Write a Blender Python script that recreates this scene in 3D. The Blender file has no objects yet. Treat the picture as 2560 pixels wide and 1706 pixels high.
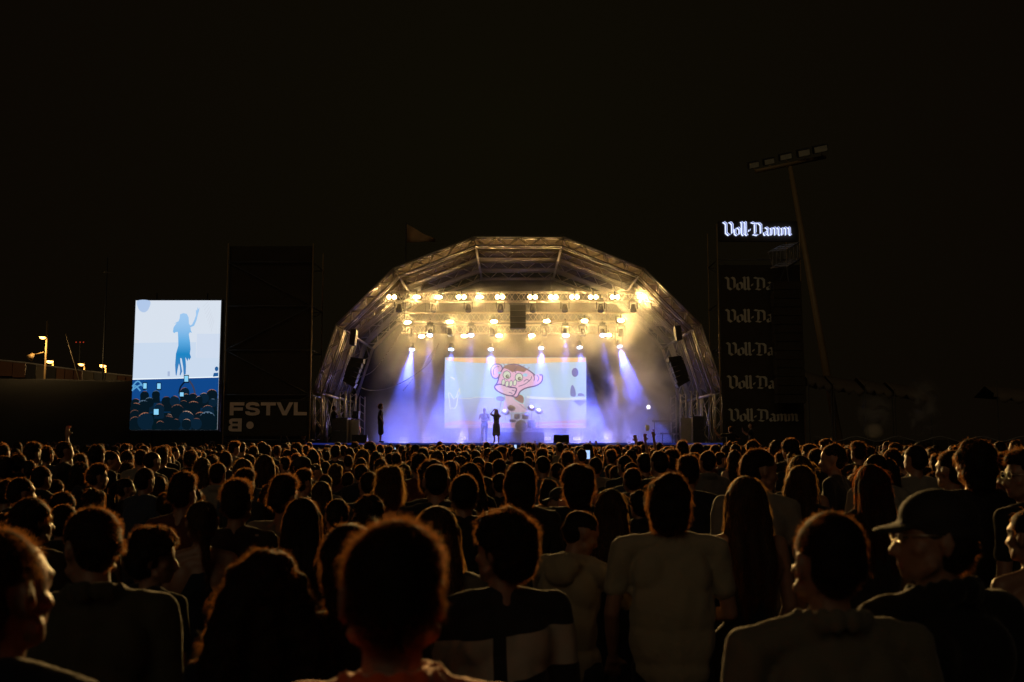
import bpy, bmesh, math, random
import numpy as np
from mathutils import Vector, Matrix, noise
from math import sin, cos, pi, radians

# ------------------------------------------------------------------ camera, sky, lamp, exposure
SC = bpy.context.scene
COL = SC.collection
FPX, TILT, CAMZ = 2489.0, radians(5.8), 1.9
cam_d = bpy.data.cameras.new('camera'); cam = bpy.data.objects.new('camera', cam_d); COL.objects.link(cam)
cam.location = (0, 0, CAMZ); cam.rotation_euler = (pi/2 + TILT, 0, 0)
cam_d.sensor_width = 36; cam_d.lens = FPX/2560*36; cam_d.clip_start = 0.05; cam_d.clip_end = 900
cam_d.dof.use_dof = True; cam_d.dof.focus_distance = 30; cam_d.dof.aperture_fstop = 4.2
SC.camera = cam
W = bpy.data.worlds.new('World'); SC.world = W; W.use_nodes = True
nt = W.node_tree; nt.nodes.clear()
wo = nt.nodes.new('ShaderNodeOutputWorld'); bg = nt.nodes.new('ShaderNodeBackground')
tc = nt.nodes.new('ShaderNodeTexCoord'); sx = nt.nodes.new('ShaderNodeVectorMath'); sx.operation = 'DISTANCE'
sx.inputs[1].default_value = (0.0, 0.95, 0.30)
cr = nt.nodes.new('ShaderNodeValToRGB')
cr.color_ramp.elements[0].position = 0.0; cr.color_ramp.elements[0].color = (0.0042, 0.0033, 0.0012, 1)
cr.color_ramp.elements[1].position = 0.8; cr.color_ramp.elements[1].color = (0.0024, 0.0012, 0.0008, 1)
nt.links.new(tc.outputs['Generated'], sx.inputs[0]); nt.links.new(sx.outputs['Value'], cr.inputs[0])
nt.links.new(cr.outputs[0], bg.inputs[0]); nt.links.new(bg.outputs[0], wo.inputs[0]); bg.inputs[1].default_value = 1.0
night_fill_d = bpy.data.lights.new('night_fill', 'SUN'); night_fill_d.energy = 0.10; night_fill_d.angle = radians(40); night_fill_d.color = (1, .78, .50)  # dim warm fill added from behind the camera, for unseen site lights
night_fill = bpy.data.objects.new('night_fill', night_fill_d); COL.objects.link(night_fill)
night_fill.rotation_euler = Vector((0.35, 1.0, -0.62)).to_track_quat('-Z', 'Y').to_euler()
vs = SC.view_settings; vs.view_transform = 'Standard'; vs.look = 'None'; vs.exposure = 0; vs.gamma = 1
SC.render.engine = 'CYCLES'; cy = SC.cycles
cy.max_bounces = 4; cy.diffuse_bounces = 2; cy.glossy_bounces = 2; cy.transmission_bounces = 3; cy.transparent_max_bounces = 8
cy.volume_bounces = 1; cy.sample_clamp_indirect = 2.0; cy.use_denoising = True; cy.volume_step_rate = 1.4; cy.volume_max_steps = 64
cy.caustics_reflective = False; cy.caustics_refractive = False; cy.light_sampling_threshold = 0.01
RNG = random.Random(7); NR = np.random.default_rng(11)

def P(x, y, Y):
    """the point at forward distance Y seen at photograph pixel x, y"""
    f = Vector((0, cos(TILT), sin(TILT))); u = Vector((0, -sin(TILT), cos(TILT)))
    d = f*FPX + Vector((1, 0, 0))*(x-1280) + u*(853-y)
    return Vector((0, 0, CAMZ)) + d*(Y/d.y)
def D(x, y, Y): return P(x*1.088, y*1.088, Y)

# ------------------------------------------------------------------ tags and materials
def tag(o, label=None, cat=None, group=None, kind=None):
    if label: o['label'] = label
    if cat: o['category'] = cat
    if group: o['group'] = group
    if kind: o['kind'] = kind
    return o
def thing(name, label, cat, loc=(0, 0, 0), rz=0, group=None):
    o = bpy.data.objects.new(name, None); COL.objects.link(o); o.location = loc; o.rotation_euler = (0, 0, rz)
    o.empty_display_size = .2
    return tag(o, label, cat, group)
def mesh_obj(name, me, mat=None, parent=None, smooth=False):
    o = bpy.data.objects.new(name, me); COL.objects.link(o)
    if mat is not None:
        for m in (mat if isinstance(mat, (list, tuple)) else [mat]): me.materials.append(m)
    if smooth: me.polygons.foreach_set('use_smooth', [True]*len(me.polygons))
    if parent is not None: o.parent = parent
    return o
def mat(name, c, rough=.6, metal=0, sheen=0, var=0.0, emis=None, es=0, spec=.5, scale=8, bump=0, sss=0):
    m = bpy.data.materials.new(name); m.use_nodes = True; n = m.node_tree.nodes; l = m.node_tree.links
    b = n['Principled BSDF']; b.inputs['Base Color'].default_value = (*c, 1); b.inputs['Roughness'].default_value = rough
    b.inputs['Metallic'].default_value = metal; b.inputs['Specular IOR Level'].default_value = spec
    if sheen: b.inputs['Sheen Weight'].default_value = sheen; b.inputs['Sheen Roughness'].default_value = .45; b.inputs['Sheen Tint'].default_value = (1, .9, .8, 1)
    if sss: b.inputs['Subsurface Weight'].default_value = sss; b.inputs['Subsurface Radius'].default_value = (1, .3, .12); b.inputs['Subsurface Scale'].default_value = .03
    if emis: b.inputs['Emission Color'].default_value = (*emis, 1); b.inputs['Emission Strength'].default_value = es
    if var or bump:
        t = n.new('ShaderNodeTexCoord'); no = n.new('ShaderNodeTexNoise'); no.inputs['Scale'].default_value = scale; no.inputs['Detail'].default_value = 4
        l.new(t.outputs['Object'], no.inputs['Vector'])
        if var:
            mx = n.new('ShaderNodeMix'); mx.data_type = 'RGBA'
            mx.inputs[6].default_value = (*[v*(1-var) for v in c], 1); mx.inputs[7].default_value = (*[min(1, v*(1+var)) for v in c], 1)
            l.new(no.outputs['Fac'], mx.inputs[0]); l.new(mx.outputs[2], b.inputs['Base Color'])
        if bump:
            bp = n.new('ShaderNodeBump'); bp.inputs['Strength'].default_value = bump; bp.inputs['Distance'].default_value = .02
            l.new(no.outputs['Fac'], bp.inputs['Height']); l.new(bp.outputs[0], b.inputs['Normal'])
    return m
def emit(name, c, s=1.0):
    m = bpy.data.materials.new(name); m.use_nodes = True; n = m.node_tree.nodes; l = m.node_tree.links; n.clear()
    o = n.new('ShaderNodeOutputMaterial'); e = n.new('ShaderNodeEmission'); e.inputs[0].default_value = (*c, 1); e.inputs[1].default_value = s
    l.new(e.outputs[0], o.inputs[0]); return m
def lin(r, g, b):
    f = lambda v: ((v/255+.055)/1.055)**2.4 if v > 10 else v/255/12.92
    return (f(r), f(g), f(b))
def variant(m, colors):
    """several base colours chosen per thing"""
    n = m.node_tree.nodes; l = m.node_tree.links; oi = n.new('ShaderNodeObjectInfo'); r = n.new('ShaderNodeValToRGB'); r.color_ramp.interpolation = 'CONSTANT'
    els = r.color_ramp.elements
    while len(els) < len(colors): els.new(0.5)
    for i, c in enumerate(colors): els[i].position = i/len(colors); els[i].color = (*c, 1)
    l.new(oi.outputs['Random'], r.inputs[0]); l.new(r.outputs[0], n['Principled BSDF'].inputs['Base Color']); return m

M = dict(
 alu=mat('truss_aluminium', (.55, .48, .40), .4, .45, var=.2, scale=3),
 alu_dark=mat('dark_steel', (.10, .10, .10), .5, .6, var=.3, scale=5),
 pole=mat('pole_steel', (.34, .23, .10), .6, .2, var=.2, scale=2),
 black=mat('black_casing', (.014, .013, .012), .55, var=.3, scale=12),
 scrim=mat('black_scrim', (.036, .030, .018), .95, var=.3, scale=1.5, bump=.3),
 membrane=mat('roof_fabric', (.12, .09, .055), .95, var=.12, scale=.6, spec=.05),
 letters=mat('printed_letters', (.60, .58, .46), .9, var=.15, scale=2),
 letters2=mat('printed_red_grey', (.92, .72, .58), .9, var=.15, scale=2),
 case=mat('flight_case', (.05, .05, .055), .5, var=.3, scale=6),
 case_side=mat('case_side', (.42, .38, .34), .6, var=.2, scale=4),
 deck=mat('stage_deck', (.05, .05, .06), .35, var=.4, scale=4),
 blueskirt=mat('stage_skirt', (.02, .03, .09), .7, var=.3, scale=3),
 backdrop=mat('backdrop', (.03, .028, .026), .95, var=.3, scale=1.2),
 grass=mat('ground_soil', (.035, .033, .022), .95, var=.5, scale=2.5, bump=.6),
 concrete=mat('concrete', (.12, .10, .07), .85, var=.4, scale=.7),
 concrete2=mat('rusty_panel', (.11, .05, .025), .85, var=.4, scale=.7),
 tent=mat('tent_fabric', (.15, .115, .07), .85, var=.3, scale=1.0),
 wire=mat('wire', (.35, .33, .3), .5, .3),
 flag=mat('flag_cloth', (.50, .30, .13), .85, var=.35, scale=1.6),
 skin=mat('skin', (.28, .145, .085), .5, var=.12, scale=9, sss=.3),
 eye=mat('eye', (.08, .06, .05), .15), lip=mat('lips', (.38, .14, .11), .4),
 lens_off=mat('glass_lens', (.03, .03, .04), .12),
 warm=emit('warm_lamp', (1, .64, .24), 40), blue=emit('blue_lamp', (.42, .58, 1), 22), led=emit('led_white', (.75, .85, 1), 1.6),
 sodium=emit('street_lamp_glow', (1, .48, .12), 7), redled=emit('red_beacon', (1, .08, .03), .5),
)

# ------------------------------------------------------------------ small mesh builder
class MB:
    def __init__(s): s.v = []; s.f = []; s.m = []
    def add(s, vs, fs, mi=0):
        b = len(s.v); s.v += [tuple(v) for v in vs]; s.f += [tuple(i+b for i in f) for f in fs]; s.m += [mi]*len(fs)
    def box(s, lo, hi, mi=0, M=None):
        x0, y0, z0 = lo; x1, y1, z1 = hi
        v = [Vector(p) for p in ((x0,y0,z0),(x1,y0,z0),(x1,y1,z0),(x0,y1,z0),(x0,y0,z1),(x1,y0,z1),(x1,y1,z1),(x0,y1,z1))]
        if M is not None: v = [M @ p for p in v]
        s.add(v, [(0,3,2,1),(4,5,6,7),(0,1,5,4),(1,2,6,5),(2,3,7,6),(3,0,4,7)], mi)
    def tube(s, a, b, r, r2=None, n=8, mi=0, cap=True):
        a = Vector(a); b = Vector(b); d = b-a
        if d.length < 1e-6: return
        r2 = r if r2 is None else r2
        q = d.to_track_quat('Z', 'Y'); X = q @ Vector((1,0,0)); Y = q @ Vector((0,1,0)); vs = []
        for c, rr in ((a, r), (b, r2)):
            for i in range(n): vs.append(c + X*cos(2*pi*i/n)*rr + Y*sin(2*pi*i/n)*rr)
        fs = [(i, (i+1) % n, n+(i+1) % n, n+i) for i in range(n)]
        if cap: fs += [tuple(range(n-1, -1, -1)), tuple(range(n, 2*n))]
        s.add(vs, fs, mi)
    def path(s, pts, r, n=6, mi=0):
        for a, b in zip(pts, pts[1:]): s.tube(a, b, r, n=n, mi=mi)
    def disc(s, c, nrm, r, n=20, mi=0, sx=1, sz=1):
        q = Vector(nrm).to_track_quat('Z', 'Y'); c = Vector(c)
        s.add([c + q @ Vector((cos(2*pi*i/n)*r*sx, sin(2*pi*i/n)*r*sz, 0)) for i in range(n)], [tuple(range(n))], mi)
    def sphere(s, c, r, n=10, mi=0, M=None):
        c = Vector(c); vs = []; rr = r if hasattr(r, '__len__') else (r, r, r)
        for i in range(n+1):
            for j in range(2*n):
                t = pi*i/n; p = 2*pi*j/(2*n); v = Vector((rr[0]*sin(t)*cos(p), rr[1]*sin(t)*sin(p), rr[2]*cos(t)))
                vs.append((M @ v if M is not None else v) + c)
        s.add(vs, [(i*2*n+j, (i+1)*2*n+j, (i+1)*2*n+(j+1) % (2*n), i*2*n+(j+1) % (2*n)) for i in range(n) for j in range(2*n)], mi)
    def prism(s, poly, axis_a, axis_b, origin, thick, mi=0):
        """flat polygon in the plane of axis_a/axis_b, extruded by the vector thick"""
        o = Vector(origin); A = Vector(axis_a); B = Vector(axis_b); t = Vector(thick); n = len(poly)
        v = [o + A*x + B*y for x, y in poly]; v += [p+t for p in v]
        s.add(v, [tuple(range(n)), tuple(range(2*n-1, n-1, -1))] + [(i, i+n, (i+1) % n+n, (i+1) % n) for i in range(n)], mi)
    def build(s, name, mats, parent=None, smooth=False, fix=False):
        me = bpy.data.meshes.new(name); me.from_pydata(s.v, [], s.f); me.update()
        if fix:
            bm = bmesh.new(); bm.from_mesh(me); bmesh.ops.recalc_face_normals(bm, faces=bm.faces); bm.to_mesh(me); bm.free()
        o = mesh_obj(name, me, mats, parent, smooth)
        if len(me.materials) > 1: me.polygons.foreach_set('material_index', s.m)
        return o
def truss(mb, a, b, size, up=(0, 0, 1), r=.025, rd=.013, step=None, chords=4):
    """box truss between a and b: chords and zigzag bracing on its faces"""
    a = Vector(a); b = Vector(b); d = (b-a); L = d.length; d.normalize(); up = Vector(up)
    s1 = d.cross(up).normalized(); s2 = s1.cross(d).normalized(); h = size/2
    cs = [s1*h+s2*h, -s1*h+s2*h, -s1*h-s2*h, s1*h-s2*h]
    for c in cs: mb.tube(a+c, b+c, r, n=6)
    n = max(1, round(L/(step or size*1.3)))
    for k in range(4):
        c0, c1 = cs[k], cs[(k+1) % 4]
        for i in range(n):
            p = a + d*(L*i/n); q = a + d*(L*(i+1)/n); m = (p+q)/2
            mb.tube(p+c0, m+c1, rd, n=5, cap=False); mb.tube(m+c1, q+c0, rd, n=5, cap=False)
    return cs
def spot(parent, loc, direction, power, color, angle, radius=.08, blend=.4, name='lamp_light'):
    l = bpy.data.lights.new(name, 'SPOT'); l.energy = power; l.color = color; l.spot_size = angle; l.spot_blend = blend; l.shadow_soft_size = radius
    o = bpy.data.objects.new(name, l); COL.objects.link(o); o.parent = parent; o.location = loc
    o.rotation_euler = Vector(direction).to_track_quat('-Z', 'Y').to_euler(); return o
ORD = ['first', 'second', 'third', 'fourth', 'fifth', 'sixth', 'seventh', 'eighth', 'ninth', 'tenth', 'eleventh', 'twelfth', 'thirteenth', 'fourteenth', 'fifteenth', 'sixteenth', 'seventeenth', 'eighteenth', 'nineteenth', 'twentieth']
from mathutils.geometry import tessellate_polygon
# ------------------------------------------------------------------ ground and stage
mb = MB(); mb.box((-400, -150, -.5), (400, 600, 0)); tag(mb.build('ground', M['grass']), 'dark trodden field under the crowd', 'ground', kind='structure')
CX, ZD = 0.31, 1.86                    # stage centre line and deck height
YF, YB = 45.2, 56.5
st = thing('stage', 'raised black stage deck with a blue lit front edge', 'stage', (CX, YF, 0))
mb = MB(); mb.box((-9.6, 0, ZD-.12), (9.6, YB-YF+.5, ZD)); mb.build('deck', M['deck'], st)
mb = MB()
for i in range(16):
    x0 = -9.6+i*1.2; mb.box((x0+.01, .03, 0), (x0+1.19, .09, ZD-.125))
mb.build('front_skirt', M['blueskirt'], st)
mb = MB(); mb.box((-9.6, -.06, ZD-.075), (9.6, -.003, ZD-.003)); mb.build('edge_strip', mat('blue_edge', (.04, .06, .22), .5, emis=(.03, .06, .5), es=.22), st)

# arched roof: outer polygon as (x, z) about the centre line
OUT = [(-9.46, ZD), (-9.5, 4.18), (-8.48, 7.33), (-5.86, 9.98), (-2.1, 11.48), (2.1, 11.48), (5.86, 9.98), (8.48, 7.33), (9.5, 4.18), (9.46, ZD)]
def inset(poly, d):
    out = []
    for i, p in enumerate(poly):
        p = Vector(p); a = Vector(poly[i-1]) if i else None; b = Vector(poly[i+1]) if i < len(poly)-1 else None
        n1 = Vector((-(p-a).y, (p-a).x)).normalized() if a is not None else None
        n2 = Vector((-(b-p).y, (b-p).x)).normalized() if b is not None else None
        if n1 is None or n2 is None: n = -(n1 or n2); out.append(tuple(p+n*d)); continue
        n = -(n1+n2).normalized(); out.append(tuple(p + n*d/max(.3, -n.dot(n1))))
    return out
INN = inset(OUT, .42)
roof = thing('stage_roof', 'arched aluminium truss stage roof with beige fabric skin', 'stage roof', (CX, 46, 0))
ARCH_Y = [0, 3.1, 6.2, 9.3]
for k, y in enumerate(ARCH_Y):
    mb = MB(); w = .42
    O = [Vector((x, y, z)) for x, z in OUT]; I = [Vector((x, y, z)) for x, z in INN]
    for dy in (0, w):
        dv = Vector((0, dy, 0))
        for a, b in zip(O, O[1:]): mb.tube(a+dv, b+dv, .042, n=8)
        for a, b in zip(I, I[1:]): mb.tube(a+dv, b+dv, .042, n=8)
        for a, b in zip(O, I): mb.tube(a+dv, b+dv, .034, n=6)
        for j in range(len(O)-1):
            n = max(2, round((O[j+1]-O[j]).length/.95))
            for i in range(n):
                p, q = O[j].lerp(O[j+1], i/n), O[j].lerp(O[j+1], (i+1)/n); m = I[j].lerp(I[j+1], (i+.5)/n)
                if dy == 0 or k == 0: mb.tube(p+dv, m+dv, .021, n=6); mb.tube(m+dv, q+dv, .021, n=6)
    for ch in (O, I):
        for j in (range(len(ch)-1) if k == 0 else (0, len(ch)-2)):
            n = max(2, round((ch[j+1]-ch[j]).length/.95))
            for i in range(n):
                p, q = ch[j].lerp(ch[j+1], i/n), ch[j].lerp(ch[j+1], (i+1)/n)
                mb.tube(p+Vector((0, w*(i % 2), 0)), q+Vector((0, w*((i+1) % 2), 0)), .017, n=5)
        for c in ch: mb.tube(c, c+Vector((0, w, 0)), .034, n=6)
    mb.build('arch_truss', M['alu'], roof, True)
for j in range(1, len(INN)-1):         # long pipes that tie the arches together
    x, z = INN[j]; mb = MB()
    mb.tube((x, ARCH_Y[0]+.42, z), (x, ARCH_Y[-1], z), .06, n=10)
    mb.build('tie_pipe', M['alu'], roof, True)
mb = MB()                              # braces between arches at the sides
for s in (0, 1):
    for k in range(3):
        y0, y1 = ARCH_Y[k]+.42, ARCH_Y[k+1]
        for j in (0, 2):
            a, b = (INN[j], INN[j+1]) if s == 0 else (INN[-1-j], INN[-2-j])
            mb.tube((a[0], y0, a[1]), (b[0], y1, b[1]), .022, n=6); mb.tube((b[0], y0, b[1]), (a[0], y1, a[1]), .022, n=6)
mb.build('brace_rod', M['alu'], roof, True)
# inner ladder legs beside the knees
for s in (-1, 1):
    mb = MB()
    for k, y in enumerate((.9, 4.0, 7.1)):
        for dx in (8.15, 8.42): mb.tube((s*dx, y, ZD), (s*dx, y, 4.3), .035, n=6)
        for i in range(6): mb.tube((s*8.15, y, ZD+.3+i*.4), (s*8.42, y, ZD+.5+i*.4), .016, n=5)
    mb.build('inner_leg', M['alu'], roof, True)
# fabric skin: one gently scalloped sheet outside the arches
def skin_sheet(poly, off, y0, y1, nU=10, nV=12, j0=0, j1=None):
    pts = inset(poly, off); vs = []; fs = []; j1 = len(pts)-1 if j1 is None else j1
    prof = []
    for j in range(j0, j1):
        for i in range(nU):
            t = i/nU; prof.append(((pts[j][0]*(1-t)+pts[j+1][0]*t), (pts[j][1]*(1-t)+pts[j+1][1]*t), sin(pi*t)))
    prof.append((*pts[j1], 0))
    c = Vector((0, 5))
    for v in range(nV+1):
        tv = v/nV; y = y0+(y1-y0)*tv; sc = abs(sin(pi*tv*3))
        for (x, z, bl) in prof:
            d = (c-Vector((x, z))).normalized()*(.10*sc*bl+.02)
            vs.append((x+d.x, y, z+d.y))
    n = len(prof)
    for v in range(nV):
        for i in range(n-1): fs.append((v*n+i, v*n+i+1, (v+1)*n+i+1, (v+1)*n+i))
    return vs, fs
vs_, fs_ = skin_sheet(OUT, -.06, .05, 9.8, j0=1, j1=8)
me = bpy.data.meshes.new('roof_skin'); me.from_pydata(vs_, [], fs_)
rs = mesh_obj('roof_skin', me, M['membrane'], roof, True)
sm = rs.modifiers.new('thick', 'SOLIDIFY'); sm.thickness = .02; sm.offset = 1
# rear gable and lower side cloths
mb = MB(); pl = [(x, z) for x, z in inset(OUT, .1)]
mb.prism(pl, (1, 0, 0), (0, 0, 1), (0, 9.95, 0), (0, .03, 0)); mb.build('rear_cloth', M['backdrop'], roof)
# hazy roof ribs: purlins across, seen as parallel lines
for k, y in enumerate((1.8, 4.9)):
    mb = MB(); I2 = inset(OUT, .16)
    for a, b in zip(I2[1:-1], I2[2:-1]): mb.tube((a[0], y, a[1]), (b[0], y, b[1]), .03, n=6)
    mb.build('roof_rib', M['alu'], roof, True)

# ------------------------------------------------------------------ smoke inside the roof
def volume_mat(name, build):
    m = bpy.data.materials.new(name); m.use_nodes = True; n = m.node_tree.nodes; l = m.node_tree.links; n.clear()
    o = n.new('ShaderNodeOutputMaterial'); pv = n.new('ShaderNodeVolumePrincipled'); l.new(pv.outputs[0], o.inputs['Volume']); build(n, l, pv); return m
def math_(n, l, op, a, b=None, clamp=False):
    x = n.new('ShaderNodeMath'); x.operation = op; x.use_clamp = clamp
    for i, v in enumerate((a, b)):
        if v is None: continue
        if isinstance(v, (int, float)): x.inputs[i].default_value = v
        else: l.new(v, x.inputs[i])
    return x.outputs[0]
def maprange(n, l, v, a, b, c, d):
    x = n.new('ShaderNodeMapRange'); x.interpolation_type = 'SMOOTHSTEP'; l.new(v, x.inputs[0])
    for i, q in enumerate((a, b, c, d)): x.inputs[i+1].default_value = q
    return x.outputs[0]
def stage_smoke(n, l, pv):
    t = n.new('ShaderNodeTexCoord'); s = n.new('ShaderNodeSeparateXYZ'); l.new(t.outputs['Object'], s.inputs[0])
    no = n.new('ShaderNodeTexNoise'); no.inputs['Scale'].default_value = .34; no.inputs['Detail'].default_value = 3.5; no.inputs['Roughness'].default_value = .6; no.inputs['Distortion'].default_value = .5
    l.new(t.outputs['Object'], no.inputs['Vector'])
    cl = maprange(n, l, no.outputs['Fac'], .45, .60, 0, 1)
    X, Z, Yc = s.outputs['X'], s.outputs['Z'], s.outputs['Y']
    mul = lambda *q: q[0] if len(q) == 1 else math_(n, l, 'MULTIPLY', q[0], mul(*q[1:]))
    add = lambda *q: q[0] if len(q) == 1 else math_(n, l, 'ADD', q[0], add(*q[1:]))
    mr = lambda v, *q: maprange(n, l, v, *q)
    low = mul(mr(Z, 2.6, .3, 0, 1), mr(X, -8.0, -5.0, 0, 1), mr(X, 8.4, 6.2, 0, 1), add(mul(cl, .22), .10))
    right = mul(mr(X, 3.0, 5.2, 0, 1), mr(X, 8.6, 7.0, .12, 1), mr(Z, 8.8, 6.5, .15, 1), add(mul(cl, .60), .02))
    left = mul(mr(X, -3.4, -4.4, 0, 1), mr(X, -7.4, -6.2, 0, 1), mr(Z, 7.5, 5.0, 0, 1), add(mul(cl, .10), .015))
    gold = mul(add(mr(X, -7.8, -4.8, .05, 1), mr(X, 3.5, 6.0, 0, .35)), mr(Z, 3.4, 4.8, .22, 1), mr(Z, 8.3, 6.9, .08, 1), add(mul(cl, .11), .018))
    tot = add(low, right, left, gold)
    tot = mul(tot, mr(Yc, 1.4, 2.2, .35, 1))
    l.new(tot, pv.inputs['Density'])
    pv.inputs['Color'].default_value = (.9, .9, .9, 1); pv.inputs['Anisotropy'].default_value = .25
VS = volume_mat('stage_smoke', stage_smoke)
pl = [(x, z) for x, z in inset(OUT, .5)]
mb = MB(); mb.prism([(x, z-ZD) for x, z in pl if True], (1, 0, 0), (0, 0, 1), (0, 0, 0), (0, 9.1, 0))
sm_o = mb.build('stage_smoke', VS, fix=True); sm_o.location = (CX, 46.7, ZD+.01); tag(sm_o, 'lit smoke drifting under the stage roof', 'smoke', kind='stuff')
for v in sm_o.data.vertices:
    if v.co.z < .1: v.co.z = 0.004

# ------------------------------------------------------------------ lighting trusses
def cross_truss(y, z, x0, x1, label):
    t = thing('lighting_truss', label, 'lighting truss', (CX, y, z), group='lighting trusses across the stage')
    mb = MB(); truss(mb, (x0, 0, 0), (x1, 0, 0), .45, r=.026, rd=.013); mb.build('truss_beam', M['alu'], t, True)
    for xx in np.linspace(x0+1.5, x1-1.5, 4):
        mb = MB(); mb.tube((xx, 0, .2), (xx, 0, 1.1), .012, n=5); mb.build('hoist_chain', M['alu_dark'], t)
    return t
Y1, Y2, Y3 = 48.6, 51.2, 53.6
Z1 = D(1190, 683, Y1).z; Z2 = D(1190, 738, Y2).z+.1; Z3 = D(1190, 757, Y3).z
cross_truss(Y1, Z1, -6.9, 6.6, 'foremost truss with the top row of bright lamps')
cross_truss(Y2, Z2+.1, -6.3, 6.1, 'middle truss behind the hanging centre box')
cross_truss(Y3, Z3, -6.3, 6.3, 'rear truss above the blue spot lamps')
WARM = (1, .61, .20)
GOLD = (1, .62, .20)
def blinder(x, y, z, kind, label, power, ang=62, dn=-.19, col=None):
    t = thing('blinder_lamp', label, 'stage lamp', (x, y, z), group='warm lamps on the trusses')
    mb = MB(); w = .27 if kind == 'pair' else .24; h = .13 if kind == 'pair' else .13
    mb.box((-w, 0, -h), (w, .16, h)); mb.box((-.02, .05, h), (.02, .12, h+.18)); mb.build('housing', M['black'], t)
    mb = MB(); mb.tube((-w-.03, .08, 0), (-w-.03, .08, h+.1), .012, n=5); mb.tube((w+.03, .08, 0), (w+.03, .08, h+.1), .012, n=5); mb.tube((-w-.03, .08, h+.1), (w+.03, .08, h+.1), .012, n=5)
    mb.build('yoke', M['alu_dark'], t)
    if kind == 'pair':
        for s in (-1, 1):
            mb = MB(); mb.disc((s*.13, -.012, 0), (0, -1, 0), .10, n=18); mb.build('lens', M['warm'], t)
    else:
        mb = MB(); mb.disc((0, -.012, 0), (0, -1, 0), .092, n=24, sx=1.9, sz=.95); mb.build('lens', M['warm'], t)
    spot(t, (0, -.06, 0), (0, -1, dn), power, col or WARM, radians(ang), .10, 1.0)
PW = 4300
row1 = [(900, 'pair'), (957, 'big'), (1008, 'big'), (1060, 'pair'), (1102, 'big'), (1149, 'pair'), (1224, 'pair'), (1271, 'pair'), (1320, 'pair'), (1363, 'pair'), (1413, 'pair'), (1472, 'big')]
for i, (x, k) in enumerate(row1):
    p = D(x, 683, Y1-.35); blinder(p.x, p.y, p.z, k, ('twin round warm lamp' if k == 'pair' else 'wide glaring warm lamp')+' on foremost truss, %s from the left' % ORD[i], PW*(1.0 if k == 'pair' else 1.5))
for i, x in enumerate((937, 1034, 1135, 1256, 1343, 1427)):
    p = D(x, 741-i*.8, Y2-.35); blinder(p.x, p.y, p.z, 'big', 'wide bright lamp on the middle truss, %s from the left' % ORD[i], 780, 130, -.1, GOLD)
for i, x in enumerate((969, 1067, 1147, 1222, 1301, 1398)):
    p = D(x, 773-i*.5, Y3-.3); blinder(p.x, p.y, p.z, 'big', 'wide bright lamp on the rear truss, %s from the left' % ORD[i], 780, 130, -.1, GOLD)
VIO = (.09, .13, 1.0)
def mover(x, y, z, label, aim, on, power=0, ang=22, zt=.5, col=None):
    t = thing('moving_head_lamp', label, 'moving head', (x, y, z), group='moving head lamps under the trusses')
    mb = MB(); mb.box((-.16, -.14, zt-.14), (.16, .14, zt)); mb.box((-.03, -.03, zt), (.03, .03, zt+.2)); mb.build('base', M['black'], t)
    mb = MB()
    for s in (-1, 1): mb.box((s*.20-.025, -.07, -.05), (s*.20+.025, .07, zt-.16))
    mb.box((-.225, -.07, zt-.19), (.225, .07, zt-.145)); mb.build('yoke', M['alu_dark'], t)
    a = Vector(aim).normalized(); mb = MB(); mb.tube(-a*.17, a*.10, .10, .15, n=14); mb.tube(a*.10, a*.19, .15, .155, n=14); mb.build('head', M['black'], t)
    mb = MB(); mb.disc(a*.195, a, .135, n=20); mb.build('lens', M['blue'] if on else M['lens_off'], t)
    if on: spot(t, a*.24, a, power, col or VIO, radians(ang), .10, .35)
for i, x in enumerate((917, 996, 1076, 1150, 1224, 1298, 1380, 1455)):
    p = D(x, 708, Y1); mover(p.x, p.y, p.z, 'unlit moving head under foremost truss, %s from the left' % ORD[i], (0, -.35, -1), False)
on2 = {1, 3, 6, 8}
for i, x in enumerate((942, 988, 1034, 1083, 1131, 1251, 1299, 1339, 1384, 1427)):
    p = D(x, 764, Y2); lit = i in on2
    mover(p.x, p.y, p.z, ('blue lit moving head' if lit else 'unlit moving head')+' under the middle truss, %s from the left' % ORD[i], (.04*(i % 3-1), -.62 if lit else -.3, -1), lit, 9000, 15)
aims = [(-.10, -.42, -1), (-.02, -.42, -1), (.04, -.42, -1), (0.0, -.42, -1), (.05, -.42, -1), (.22, -.42, -1)]
for i, (x, y) in enumerate(((947.6, 796.5), (1037, 796), (1127.5, 796), (1243.3, 793), (1331.2, 791.5), (1422, 789.5))):
    p = D(x, y, Y3); mover(p.x, p.y, p.z, 'blue lit moving head in the lowest row, %s from the left' % ORD[i], aims[i], True, 34000, 28, zt=.75)
# violet wash lamps added on the floor at the back to light the fog
for i, x in enumerate((-6.2, -4.9, -3.0, -1.0, 1.6, 3.2, 4.9, 6.2)):
    t = thing('added_wash_lamp', 'added low violet wash lamp at the back of the deck, %s from the left' % ORD[i], 'stage lamp', (CX+x, 54.4, ZD), group='added wash lamps on the stage floor')
    mb = MB(); mb.box((-.2, -.1, 0), (.2, .12, .08)); mb.build('base', M['black'], t)
    mb = MB(); mb.box((-.25, -.06, .12), (.25, .08, .36)); mb.build('housing', M['black'], t)
    mb = MB(); mb.add([(-.2, -.075, .15), (.2, -.075, .15), (.2, -.075, .33), (-.2, -.075, .33)], [(0, 1, 2, 3)]); mb.build('lens', emit('added_wash_lens', (.4, .35, 1), .5), t)
    spot(t, (0, -.14, .26), (0, -1, -.02), 430, (.46, .38, 1), radians(96), .3, .8)
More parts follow.
